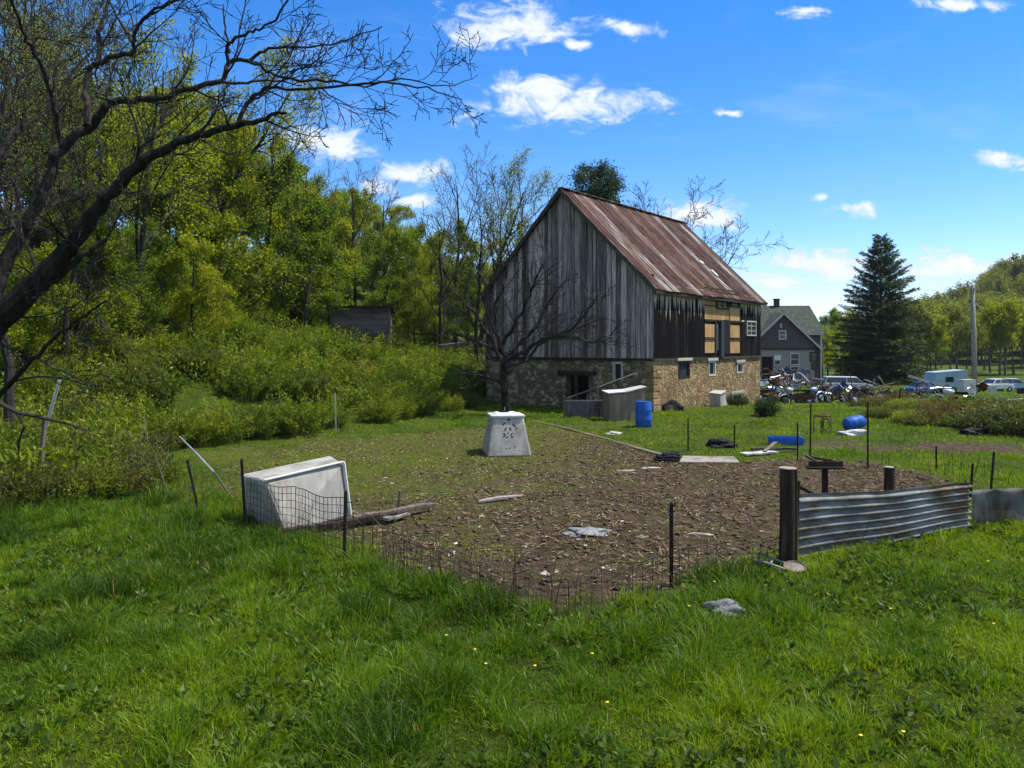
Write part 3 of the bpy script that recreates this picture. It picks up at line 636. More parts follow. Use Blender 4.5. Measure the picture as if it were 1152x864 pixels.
for s_ in (-1, 1):
    A_ = Vector((gx, 78.6, gzt+.12)); B_ = Vector((gx+s_*(gw+.35), 78.6, gzb-.12)); U_ = Vector((0, 5.5, 0)); th = Vector((0,0,.12))
    mb.add([B_, A_, A_+U_, B_+U_, B_+th, A_+th, A_+U_+th, B_+U_+th], BOXF if s_ < 0 else BOXF)
A_ = Vector((HX0-.3, HY0-.4, he-.25)); B_ = Vector((HX1+.3, HY0-.4, he-.25)); C_ = Vector((HX1+.3, hm, hr)); D_ = Vector((HX0-.3, hm, hr)); th = Vector((0,0,.14))
mb.hexa([A_,B_,C_,D_,A_+th,B_+th,C_+th,D_+th]); A2 = Vector((HX0-.3, HY1+.4, he-.25)); B2 = Vector((HX1+.3, HY1+.4, he-.25))
mb.hexa([D_,C_,B2,A2,D_+th,C_+th,B2+th,A2+th]); mb.build('roof', shingle_g, house)
mb = MB()
for s_ in (-1, 1): mb.bar((gx, 78.56, gzt+.12), (gx+s_*(gw+.35), 78.56, gzb-.1), .05, .2)
mb.bar((HX1+.1, HY0-.43, he-.2), (gx+2.2, HY0-.43, he-.2), .05, .12); mb.box((HX1-.05, HY0-.03, 1.6), (.16, .06, 5.2)); mb.build('trim', white_tr, house)
MB().box((28.9, 84, hr+.35), (.5,.5,.9)).box((28.9,84,hr+.84),(.62,.62,.1)).build('chimney', brick, house)
def hwin(px0, py0, px1, py1, Y, m_=white_tr, fr=.12, sheet=False):
    a = P(px0, py1, Y); b_ = P(px1, py0, Y); w = MB(); cx_, cz_ = (a.x+b_.x)/2, (a.z+b_.z)/2
    w.box((cx_, Y, b_.z-fr/2), (b_.x-a.x, .1, fr)).box((cx_, Y, a.z+fr/2), (b_.x-a.x, .1, fr)).box((a.x+fr/2, Y+.003, cz_), (fr, .1, b_.z-a.z-2*fr)).box((b_.x-fr/2, Y+.003, cz_), (fr, .1, b_.z-a.z-2*fr)).box((cx_, Y+.006, cz_), (b_.x-a.x-2*fr-.01, .06, .07))
    o_ = w.build('window', m_, house); MB().box((cx_, Y+.045, cz_), (b_.x-a.x-.1, .02, b_.z-a.z-.1)).build('pane', glass, o_)
    if sheet: MB().box((cx_, Y-.07, cz_+.22), (b_.x-a.x-.05, .02, .5)).build('notice_sheet', cloth_w, o_)
hwin(876,371.5,884.5,382, 78.90); hwin(888.5,397,899.5,411, 78.95); hwin(889,411.5,899,421, 78.95)
hwin(911,396,920.5,407, 78.95, wood_dark); hwin(870.5,399,878.5,411, 78.95, white_tr, .1, True)
MB().box((P(863,0,79).x, 78.96, .55), (1.1, .1, 2.5)).build('doorway', dark_in, house); hwin(913,408,920,416,78.95,wood_dark,.08)
MB().box((gx-.2, 78.88, 4.98), (.2,.06,.45)).build('gable_vent', white_tr, house)
MB().box((gx, 78.85, gzb+.02), (gw*2+.4,.06,.12)).build('trim', wood_dark, house)
#@@TREES
# ------------------------------------------------------------------ trees
def trace_tree(root, Y0, limbs, seed, cfg, barkm, per_m=2.2, L0=1.3, thin=.84):
    T = Tree(seed); pxm = F/Y0
    for (lim, dy, sp) in limbs:
        pts = []; rad = []
        for i, (px, py, wpx) in enumerate(lim):
            Y = Y0+dy*i/(len(lim)-1); pts.append(P(px, py, Y)); rad.append(wpx/2*thin/pxm)
        # smooth (Catmull-Rom)
        q = []; rr = []
        for i in range(len(pts)-1):
            p0, p1, p2, p3 = pts[max(i-1,0)], pts[i], pts[i+1], pts[min(i+2,len(pts)-1)]
            for k in range(4):
                u = k/4; q.append(.5*((2*p1)+(p2-p0)*u+(2*p0-5*p1+4*p2-p3)*u*u+(3*p1-p0-3*p2+p3)*u**3)); rr.append(rad[i]*(1-u)+rad[i+1]*u)
                q[-1] += Vector((T.rng.gauss(0,.012), T.rng.gauss(0,.02), T.rng.gauss(0,.012)))*(Y0/12)
        q.append(pts[-1]); rr.append(rad[-1])
        T.mb.tube(q, rr, 9, r=T.rng.random(), cap=True)
        ln = sum((q[i+1]-q[i]).length for i in range(len(q)-1))
        if sp > 0: T.sprout(q, [min(x, .055) for x in rr], L0, 1, cfg, f0=.12, nch=max(2, int(ln*per_m*sp)))
    base = root.location.copy()
    T.mb.v = [(a-base.x, b-base.y, c-base.z) for a, b, c in T.mb.v]
    T.mb.build('trunk', barkm, root); return T
LIMBS = [
 ([(-95,600,80),(-85,520,66),(-60,450,56),(-25,392,50),(5,352,44),(40,322,34),(75,280,30),(100,250,25),(121,222,22),(153,188,19),(180,170,16),(208,156,13),(240,147,11),(267,139,10),(300,133,7),(323,127,4)], -2.2, .35),
 ([(-20,385,40),(-6,330,30),(7,290,25),(35,243,20),(52,205,19),(69,168,18),(104,139,16),(125,117,15),(150,113,13),(174,111,12),(208,101,11),(250,90,10),(257,70,9),(285,66,7),(302,55,6),(347,53,4),(382,47,3),(430,30,2)], 1.8, .55),
 ([(267,139,8),(278,115,8),(290,104,7),(305,99,6),(347,100,5),(400,95,5),(440,93,4),(480,100,3),(520,112,1.5)], .8, 1.0),
 ([(257,72,7),(256,55,6),(260,45,6),(280,36,5),(295,31,4),(312,18,4),(326,-4,3)], -.5, .9),
 ([(258,60,5),(255,42,4),(252,22,3),(251,5,2)], .3, .8),
 ([(278,68,6),(297,78,5),(312,86,5),(347,90,5),(385,92,4),(410,98,3),(450,88,3),(500,98,2),(538,84,1)], 1.0, 1.0),
 ([(250,92,6),(278,93,5),(300,89,4),(318,92,3),(340,96,2)], .5, .8),
 ([(98,142,13),(98,115,11),(97,90,11),(111,66,10),(111,35,8),(120,10,6),(126,-15,5)], 1.2, .7),
 ([(105,72,9),(130,63,9),(149,60,8),(150,45,7),(156,28,6),(174,10,5),(208,-2,4)], -.8, .9),
 ([(150,50,5),(142,35,5),(130,15,4),(122,-8,3)], .6, .7),
 ([(69,165,8),(61,118,7),(49,80,7),(38,58,6),(28,42,6),(20,20,5),(12,-8,5)], -1.0, .8),
 ([(153,183,7),(165,160,7),(180,140,6),(192,122,5),(196,105,3)], .8, 1.0),
 ([(30,335,22),(55,320,16),(83,295,13),(105,280,9),(121,268,5)], -1.5, .9),
 ([(121,218,5),(145,216,4),(170,220,3),(195,218,2)], -.6, .7),
 ([(208,152,4),(230,160,3),(255,172,2.5),(280,170,1.5)], .4, .8),
 ([(-20,462,14),(0,443,10),(35,406,8),(69,375,6),(95,355,4),(121,338,3)], -1.5, 1.0),
 ([(-15,250,16),(0,262,12),(40,235,7),(75,225,5),(110,200,3)], 2.0, .8),
 ([(-10,190,12),(20,150,9),(50,125,6),(90,70,4),(120,40,2)], 2.5, .9),
]
CF_TW = dict(seg=.2, wob=[.1,.12,.14,.16,.18], up=[.05,.06,.05,.04,.03], rmin=.0065, lv=4, nch=[6,6,6,4], f0=[.2,.12,.15,.15], ang=[(30,60),(28,62),(30,62),(30,60)], len=[.6,1.2,.55,.5])
big = empty('bare_tree', (-9.2, 13, 0), 0, 'big dark bare tree reaching its limbs in from the left over the meadow', 'tree')
trace_tree(big, 13.0, LIMBS, 5, CF_TW, bark, 2.6, 1.35, .62)
LIMB2 = [
 ([(570,468,13),(568,440,11),(567,418,10),(566,405,9),(562,385,7),(557,350,5),(566,320,4),(572,295,3),(570,275,2)], .8, .9),
 ([(567,408,8),(553,385,6),(540,362,5),(528,345,3),(512,330,2)], 1.5, 1.0),
 ([(568,408,8),(590,395,6),(610,382,5),(635,374,4),(655,358,3),(668,340,1.5)], -1.5, 1.0),
 ([(568,402,7),(585,385,6),(605,365,5),(620,335,4),(636,315,2)], 1.0, 1.0),
 ([(565,388,6),(577,368,5),(590,345,4),(600,320,3),(612,295,1.5)], -1.2, 1.0),
 ([(569,412,7),(592,405,5),(612,385,4),(640,377,4),(665,386,3),(690,380,1.5)], -.8, .9),
 ([(567,430,6),(550,426,4),(535,421,3),(515,419,1.5)], -1.0, .8),
 ([(562,380,5),(548,350,4),(545,320,3),(536,300,2)], -.6, 1.0),
 ([(556,392,5),(538,385,4),(520,378,3),(505,372,1.5)], .6, .9)]
CF_T2 = dict(seg=.3, wob=[.1,.10,.12,.13,.14], up=[.05,.07,.06,.04,.03], rmin=.011, lv=4, nch=[6,6,5,3], f0=[.2,.12,.15,.15], ang=[(25,50),(22,50),(25,50),(25,50)], len=[.6,1.1,.55,.5])
b2 = empty('bare_tree', (G(569,466).x, 32.6, 0), 0, 'small bare spreading tree in front of the grey barn gable', 'tree')
trace_tree(b2, 32.6, LIMB2, 9, CF_T2, bark, 2.4, 2.0, .78)
# kinds of wood trees (the first of each is placed too)
GL = 'trees of the wood on the left slope'
K = []
K.append(wood_tree('leafy_tree', 11, 12, .20, CF_LEAF, L_yel, 14000, .20, .23, label='', group=GL))
K.append(wood_tree('leafy_tree', 12, 11, .19, CF_LEAF, L_mid, 14000, .20, .23, label='', group=GL))
K.append(wood_tree('leafy_tree', 13, 10, .17, CF_LOW, L_yel, 15000, .20, .23, label='', group=GL))
K.append(wood_tree('budding_tree', 14, 12, .20, dict(CF_OPEN, rmin=.014), L_pale, 1700, .10, .16, label='', group=GL))
K.append(wood_tree('budding_tree', 15, 13, .22, dict(CF_OPEN, rmin=.014), L_yel, 6500, .13, .18, label='', group=GL))
K.append(wood_tree('leafy_tree', 16, 9, .16, CF_LOW, L_mid, 15000, .20, .23, label='', group=GL))
K.append(wood_tree('budding_tree', 17, 12, .16, dict(CF_OPEN, rmin=.009, lv=4, wob=[.07,.1,.12,.14,.15], up=[.02,.1,.08,.05,.03], nch=[11,8,6,3], f0=[.25,.2,.15,.15], ang=[(25,50),(25,50),(25,50),(25,50)], len=[.55,.5,.45,.5]), L_pale, 9000, .06, .10, group=GL))
KL = ['yellow green leafy tree of the wood on the slope left of the barn','mid green leafy tree of the wood on the slope left of the barn',
      'yellow green low branched tree in the wood left of the barn','thinly budding open tree in the wood left of the barn',
      'upright sparsely leaved tree in the wood left of the barn','mid green low branched tree in the wood left of the barn','slender tree with tiny pale buds in the wood left of the barn']
used = [False]*7
rt = random.Random(21)
def zone(px):
    for lim_, txt in ((20,'at the left photo edge'),(90,'behind the fork of the big bare tree'),(160,'under the big bare tree limbs'),(225,'above the leaning pipe post'),(290,'between big bare tree and shed'),(350,'just left of the shed'),(445,'directly behind the shed'),(505,'just right of the shed'),(560,'left of the barn gable')):
        if px < lim_: return txt
    return 'behind the left barn eave'
def row(Y, a): return ('foremost','front row','middle row','back row','rearmost')[sum(Y > q for q in a)]
def put_tree(k, px, Y, s, dark=False):
    if k == 3 and Y < 35: k = 6
    x = (px-CX)*Y/F; o_ = K[k] if not used[k] else copy_tree(K[k]); used[k] = True
    s *= (.86 if px < 340 else .76) if Y > 43 and px < 500 else 1
    place(o_, (x, Y, h1(x, Y)-.1), rt.uniform(0,6.28), (s*rt.uniform(.95,1.1), s*rt.uniform(.95,1.1), s), row(Y, (30,42,50,60))+' '+KL[k].split(' in the wood')[0].split(' of the wood')[0]+' '+zone(px))
for (k, px, Y, s) in [(3,300,48,1.05),(4,332,50,1.0),(2,372,46,.86),(5,345,43,.75),(1,300,44,.85),(0,250,45,.95),(5,430,52,.86),(1,455,58,.8),(0,400,56,.86),(2,240,38,.8),
                      (4,215,40,.98),(3,180,42,1.05),(5,160,36,.8),(1,130,37,.8),(0,200,50,1.0),(4,270,55,1.02),(3,245,50,1.05),(0,480,62,.72),(5,500,60,.72),(1,520,66,.72),
                      (3,515,52,.98),(4,540,55,.95),(3,565,56,1.0),(3,592,60,1.08),(3,535,50,.85),(2,410,66,.85),(0,440,72,.85),(1,365,66,.85),(4,120,44,1.0),(0,95,40,.75),(5,490,50,.6),(2,465,48,.6),(3,500,46,.7),
                      (3,60,30,.95),(3,20,28,1.0),(3,-10,33,1.1),(3,100,33,1.0),(4,150,31,.8),(2,85,27,.5),(5,130,29,.5),(2,30,24,.45),(3,-25,22,1.0),(3,45,38,1.2),(3,75,26,.85),(3,10,19,.85),(5,190,33,.5),(2,215,32,.45),
                      (1,320,75,1.0),(0,260,80,1.0),(2,480,78,.7),(0,540,80,.6),(5,560,70,.6),(1,180,70,.9),(0,120,60,.85),(2,60,50,.8),(1,20,48,.8),(0,395,80,.85),(5,525,57,.6),(2,550,62,.6),(1,0,36,.65),(3,430,60,1.0),(3,395,52,1.0),(3,350,55,1.05),(5,215,56,1.1),(2,245,60,1.1),(5,275,62,1.1),(2,305,60,1.05),(5,335,62,1.0),(2,360,58,.95),(5,385,62,.9),(2,150,52,1.0),(5,185,58,1.05),(2,110,46,.9),(5,420,62,.9),(2,450,64,.85),(5,70,42,.8),(2,475,56,.75)]:
    put_tree(k, px, Y, s)
# ash with bare crown behind the barn
bt = wood_tree('bare_tree', 31, 11, .18, dict(CF_OPEN, lv=4, wob=[.07,.1,.12,.14,.15], up=[.02,.08,.06,.04,.03], rmin=.013, nch=[12,8,6,4], ang=[(35,62),(30,58),(30,58),(30,60)], f0=[.4,.2,.15,.15], len=[.6,.55,.5,.5]), L_pale, 0, .1, .1, bark_grey, 'bare grey tree whose crown shows above the far end of the barn roof', 'tree')
place(bt, ((776-CX)*60/F, 60, -.8), 0, 1.22)
pn = wood_tree('pine_tree', 32, 15, .24, dict(CF_LEAF, lv=2, nch=[34,8,5], f0=[.35,.35,.2], len=[.20,.5,.4], up=[.02,.09,.03,0]), L_pine, 30000, .24, .22, bark, 'dark green pine rising behind the barn ridge', 'tree', lw=.28)
place(pn, (8.3, 58, .1), 1, (1.05,1.05,1.03))
# blue spruce
def spruce(name, h, seed, label):
    root = empty(name, label=label, cat='tree'); rg = np.random.default_rng(seed); T = MB()
    T.tube([(0,0,-.3),(0,0,h*.5),(0,0,h)], [.26,.15,.02], 8); C = []; D = []; Rn = []
    zz = .5
    while zz < h-.1:
        f = zz/h; Rr = 5.9*(1-f)**.74*(1 if f > .1 else .9)+.12; nb = int(6+9*(1-f)+3*(1-f)); ph = rg.uniform(0,6.28)
        for k in range(nb):
            a = ph+6.283*k/nb+rg.normal(0,.18); L = Rr*rg.uniform(.6,1.15); zj = rg.normal(0,.22); up0 = .12+.45*f+rg.normal(0,.10); tt = np.linspace(0,1,6)
            pts = [Vector((math.cos(a)*L*u, math.sin(a)*L*u, zz+zj+L*(up0*u-.30*(1-f)*u*u*1.2)+.10*L*u**4)) for u in tt]
            T.tube(pts, [.035*(1-f)+.012]*5+[.006], 3, cap=False)
            npc = int(16+L*44); u = rg.uniform(.12,1,npc)**.8; br = rg.uniform()
            base = np.array([[np.interp(x, tt, [p[j] for p in pts]) for j in range(3)] for x in u]) if False else np.stack([np.interp(u, tt, [p[j] for p in pts]) for j in range(3)], 1)
            side = rg.choice([-1,1], npc)*rg.uniform(0,1,npc)*(1-u*.85)*L*.30
            base[:,0] += -math.sin(a)*side; base[:,1] += math.cos(a)*side; base[:,2] += -np.abs(side)*.25+rg.normal(0,.04,npc)
            d_ = np.stack([math.cos(a)-math.sin(a)*np.sign(side)*.8, math.sin(a)+math.cos(a)*np.sign(side)*.8, np.full(npc,-.15)+rg.normal(0,.3,npc)], 1)
            C.append(base); D.append(d_); Rn.append(np.clip(.25+.5*u*rg.uniform(.3,1,npc)+.25*br-.1, 0, 1))
        zz += .26+.22*(1-f)*rg.uniform(.7,1.3)
    T.build('trunk', bark, root)
    leaves('crown', np.concatenate(C), .36, .075, rg, L_con, root, dirs=np.concatenate(D), rnd=np.concatenate(Rn)); remember(root); return root
sp_ = spruce('spruce_tree', 16.0, 4, 'tall dark conical spruce standing between the farmhouse and the utility pole'); place(sp_, ((991-CX)*82/F, 82, -1.1), 0, .985)
# right hand tree line, hillside wood
GR = 'trees along the far meadow edge'
CF_R = dict(CF_OPEN, nch=[9,7,5], f0=[.32,.2,.15], rmin=.02)
R1 = wood_tree('meadow_tree', 41, 8, .15, CF_R, L_yel, 5200, .24, .28, bark_grey, 'x', 'tree', GR)
R2 = wood_tree('meadow_tree', 42, 7.5, .15, dict(CF_R, f0=[.4,.2,.15]), L_pale, 4200, .24, .28, bark_grey, 'x', 'tree', GR)
R1['label'] = 'yellow green tree with a dark trunk at the far meadow edge'; R2['label'] = 'thin pale crowned tree with a bare trunk at the far meadow edge'
first = [True, True]
px = 950
while px < 1200:
    k = rt.random() < .5; Y = rt.uniform(98, 135); x = (px-CX)*Y/F; src = R1 if k else R2
    o_ = src if first[int(k)] else copy_tree(src); first[int(k)] = False
    place(o_, (x, Y, h1(x, Y)-.1), rt.uniform(0,6), rt.uniform(.8,1.2), ('yellow green dark trunked' if k else 'thin pale crowned')+' meadow edge tree, '+('nearer' if Y < 110 else 'farther' if Y > 124 else 'midway')+', '+('left of the spruce' if px < 990 else 'right of the spruce' if px < 1045 else 'above the pale trailer' if px < 1072 else 'just left of the utility pole' if px < 1094 else 'just right of the utility pole' if px < 1118 else 'above the right hand cars' if px < 1140 else 'at the right edge')); px += rt.uniform(5, 11)
H1 = wood_tree('hillside_tree', 51, 9, .16, dict(CF_LEAF, lv=2, nch=[14,6,5], rmin=.03), L_far, 2300, .55, .55, bark_grey, 'rounded tree of the wood on the hillside behind the utility pole', 'tree', 'trees of the wood on the right hillside')
H2 = wood_tree('hillside_tree', 52, 9, .16, dict(CF_OPEN, lv=2, nch=[12,8,5], rmin=.03), L_far, 1300, .45, .4, bark_grey, 'thin open tree of the wood on the hillside behind the utility pole', 'tree', 'trees of the wood on the right hillside')
cnt = 0; f1 = [True, True]
for i in range(4000):
    if cnt >= 235: break
    Y = rt.uniform(140, 330); ppx = rt.uniform(965, 1215); x = (ppx-CX)*Y/F; g_ = h1(x, Y)
    if g_ < -.6: continue
    if Y > 265 and rt.random() < .5: continue
    k = rt.random() < .72; src = H1 if k else H2; o_ = src if f1[int(k)] else copy_tree(src); f1[int(k)] = False
    place(o_, (x, Y, g_-.3), rt.uniform(0,6), rt.uniform(.75,1.2), 'hillside wood '+('round' if k else 'open')+' tree, '+row(Y, (170,200,240,280))+', '+('left of the spruce tip' if ppx < 985 else 'just right of the spruce' if ppx < 1050 else 'just left of the utility pole' if ppx < 1094 else 'right of the utility pole' if ppx < 1125 else 'at the right photo edge')); cnt += 1
# small leafy trees beside the farmhouse and behind the junk
GH = 'low trees behind the farmhouse yard'
for i, (px, Y, s) in enumerate([(932,92,.55),(945,96,.6),(955,90,.42),(925,99,.7),(968,104,.6),(1008,100,.6),(1030,104,.6),(1046,98,.55),(1018,92,.45)]):
    o_ = copy_tree(K[(2,5,2,1)[i % 4]]); x = (px-CX)*Y/F; place(o_, (x, Y, h1(x,Y)), rt.uniform(0,6), s, 'low leafy green tree behind the farmhouse yard beside the spruce'); o_['group'] = GH
# ------------------------------------------------------------------ shrubs
def shrub(name, seed, rad, hgt, nst, per, lsz, leafm, label, group, stemm=stalk, lw=.42):
    root = empty(name, label=label, cat='shrub', group=group); rg = np.random.default_rng(seed); T = MB(); C = []; D = []; Rn = []
    for k in range(nst):
        a = rg.uniform(0,6.283); rr = rad*math.sqrt(rg.uniform(0,1)); hh = hgt*rg.uniform(.45,1.1)*(1-.45*(rr/rad)**2); b0 = rr*.55
        pts = [Vector((math.cos(a)*(b0+(rr-b0)*u**1.4), math.sin(a)*(b0+(rr-b0)*u**1.4), hh*(1-(1-u)**1.5))) for u in (0,.33,.66,1)]
        T.tube(pts, [.014,.011,.008,.004], 3, cap=False, r=rg.uniform())
        u = rg.uniform(.15,1.0,per); arr = np.array([[*p] for p in pts]); tt = (0,.33,.66,1)
        base = np.stack([np.interp(u, tt, arr[:,j]) for j in range(3)], 1)+rg.normal(scale=.07, size=(per,3))
        tip = arr[3]-arr[2]; tip = tip/np.linalg.norm(tip); D.append(np.tile(tip, (per,1))*.7+rg.normal(scale=.6, size=(per,3))); C.append(base)
        Rn.append(np.clip(.45*rg.uniform()+.3*u+.3*rg.uniform(0,1,per)-.05, 0, 1))
    T.build('stems', stemm, root)
    leaves('foliage', np.concatenate(C), lsz, lsz*lw, rg, leafm, root, dirs=np.concatenate(D), rnd=np.concatenate(Rn)); remember(root); return root
GS = 'shrubs and brambles on the slope'
S = [shrub('bramble_shrub', 61, 1.5, 1.7, 120, 55, .13, L_bram, '', GS), shrub('bramble_shrub', 62, 1.3, 1.4, 110, 55, .11, L_bram, '', GS),
     shrub('leafy_shrub', 63, 1.3, 1.9, 100, 60, .12, L_mid, '', GS), shrub('olive_shrub', 64, 1.2, 1.4, 110, 45, .11, L_weed, '', GS)]
SL = ['bright green bramble shrub in the thicket on the slope left of the barn','low bramble shrub in the thicket on the slope left of the barn',
      'mid green leafy shrub in the thicket on the slope left of the barn','olive yellow weedy shrub in the thicket on the slope left of the barn']
su = [False]*4
def szone(px):
    for lim_, txt in ((20,'at the left photo edge'),(60,'around the leaning pipe post'),(110,'right of the leaning pipe post'),(165,'left of the dead sapling'),(215,'above the leftmost fence post'),(265,'above the pale leaning pole'),(320,'up behind the tipped hutch'),(370,'between tipped hutch and shed'),(440,'below the shed'),(490,'right below the shed'),(530,'left of the bare tree by the barn')):
        if px < lim_: return txt
    return 'beside the barn gable'
def put_shrub(k, x, Y, s, sz=None):
    o_ = S[k] if not su[k] else copy_tree(S[k]); su[k] = True
    place(o_, (x, Y, h1(x, Y)-.12), rt.uniform(0,6.28), (s, s, (sz or s)), row(Y, (19,27,33,39))+(' small' if s < .72 else ' big' if s > .98 else '')+' '+SL[k].split(' in the thicket')[0]+' '+szone(CX+x*F/Y))
cnt = 0
for i in range(6000):           # thicket: between the slope's foot and the wood
    if cnt > 225: break
    Y = rt.uniform(15, 46); px = rt.uniform(-60, 545); x = (px-CX)*Y/F; d = -(x+1.3)*.917+(Y-40)*.4
    foot = -1.6 if Y > 27 else (-1.6-(27-Y)*.0)
    if Y < 24:
        if px > 175+rt.uniform(-15,0) or d < -3.5: continue
        k = 3 if rt.random() < .5 else (1 if rt.random() < .6 else 0); s = rt.uniform(.55,.95); 
    else:
        gp = CH*F/Y+HZ          # image row of level ground there
        if d < .2 or (px > 520 and Y < 40): continue
        if 165 < px < 480 and Y < 27.0+(px-165)*.012: continue
        k = rt.choice([0,0,0,1,2,3]) if px > 150 else rt.choice([0,1,3,3]); s = rt.uniform(.7,1.15)
    if 365 < px < 442 and 40 < Y < 46: s *= .6
    put_shrub(k, x, Y, s, s*rt.uniform(.8,1.1)); cnt += 1
for (px, py, k, s) in [(20,568,3,.6),(60,566,3,.65),(105,560,1,.6),(140,556,3,.6),(168,545,1,.55),(90,540,3,.8),(30,545,0,.8),(205,500,1,.8),(240,497,0,.8),(285,492,1,.8),(330,488,0,.85),(440,470,1,.8),(468,466,0,.75),(500,462,1,.7),(525,458,3,.6),(365,480,0,.7),(425,474,1,.75)]:
    g_ = G(px, py); put_shrub(k, g_.x, g_.y, s)
GSR = 'olive and reddish shrubs before the junk yard'
rs = shrub('reddish_shrub', 66, 1.2, 1.1, 110, 40, .10, L_red, 'reddish brown shrub in the row before the junk yard', GSR)
os_ = shrub('olive_shrub', 67, 1.2, 1.15, 120, 45, .10, L_weed, 'olive green shrub in the row before the junk yard', GSR)
ds_ = shrub('dark_shrub', 68, 1.2, 1.15, 120, 50, .10, L_bush, 'dark green shrub in the row before the junk yard', GSR)
gs_ = shrub('green_shrub', 69, 1.1, 1.0, 120, 50, .10, L_bram, 'x', GSR)
fs_ = {id(rs): True, id(os_): True, id(ds_): True, id(gs_): True}
for px, py, kind, s in [(1005,470,'o',.8),(1022,474,'g',.7),(1042,478,'o',.75),(1062,476,'r',.95),(1084,480,'g',.8),(1103,482,'d',.9),(1124,486,'d',1.1),(1146,488,'d',1.15),(1170,488,'d',1.1),(1072,466,'r',.95),(1095,466,'g',1.0),(1120,468,'d',1.0),
                        (1048,463,'o',.9),(1020,460,'g',.8),(990,458,'o',.9),(1145,470,'d',1.0),(1010,452,'r',1.0),(985,470,'o',.6),(1135,480,'o',1.0),(1112,474,'r',1.0),(1168,478,'o',1.2),(968,458,'o',.6)]:
    src = {'r': rs, 'o': os_, 'd': ds_, 'g': gs_}[kind]; o_ = src if fs_[id(src)] else copy_tree(src); fs_[id(src)] = False
    g_ = G(px, py); place(o_, g_-Vector((0,0,.1)), rt.uniform(0,6), (s, s, s*.78), {'r': 'reddish', 'o': 'olive', 'd': 'dark green', 'g': 'fresh green'}[kind]+' shrub in the '+('front' if py > 473 else 'back' if py < 465 else 'middle')+' of the row, '+('left end' if px < 1030 else 'below the pale trailer' if px < 1060 else 'left of the utility pole' if px < 1090 else 'below the utility pole' if px < 1115 else 'below the right hand cars' if px < 1140 else 'right end'))
dk = shrub('dark_shrub', 70, .55, .85, 70, 40, .09, L_dark, 'small dark shrub at the right hand corner of the barn', None); place(dk, G(862,468), 0, 1.0)
dk2 = shrub('dark_shrub', 71, .9, .8, 80, 45, .09, L_dark, 'low dark shrub against the stone wall beside the grey bin', None); bw_ = Matrix.Rotation(BR,4,'Z')
q = Vector((BX,BY,0))+bw_@Vector((tl(815),-.7,-.3)); place(dk2, (q.x,q.y,h1(q.x,q.y)), 0, .75)
#@@GRASS
# low bramble ground cover on the slope under the shrubs
rg = np.random.default_rng(90); n = 130000; Y = rg.uniform(14, 52, n); pxx = rg.uniform(-60, 560, n); X = (pxx-CX)*Y/F; d_ = -(X+1.3)*.917+(Y-40)*.4
k_ = ((Y > 24) & (d_ > .1) & ~((pxx > 165) & (pxx < 480) & (Y < 27.3+(pxx-165)*.012))) | ((Y <= 24) & (pxx < 165) & (d_ > -3.2))
X, Y = X[k_], Y[k_]; n = len(X); hh_ = .45+.25*np.sin(X*1.1+Y*.7)*np.sin(X*.6-Y*1.3)
C = np.stack([X, Y, H(X, Y)+rg.uniform(0,1,n)**1.3*(.45+hh_)], 1)
cov = leaves('ground_cover', C, .17, .07, rg, L_bram, None, bias_up=1.0, rnd=np.clip((C[:,2]-H(X,Y))*.5+rg.uniform(0,.6,n), 0, 1)); tag(cov, 'leafy green bramble ground cover on the slope', kind='stuff')
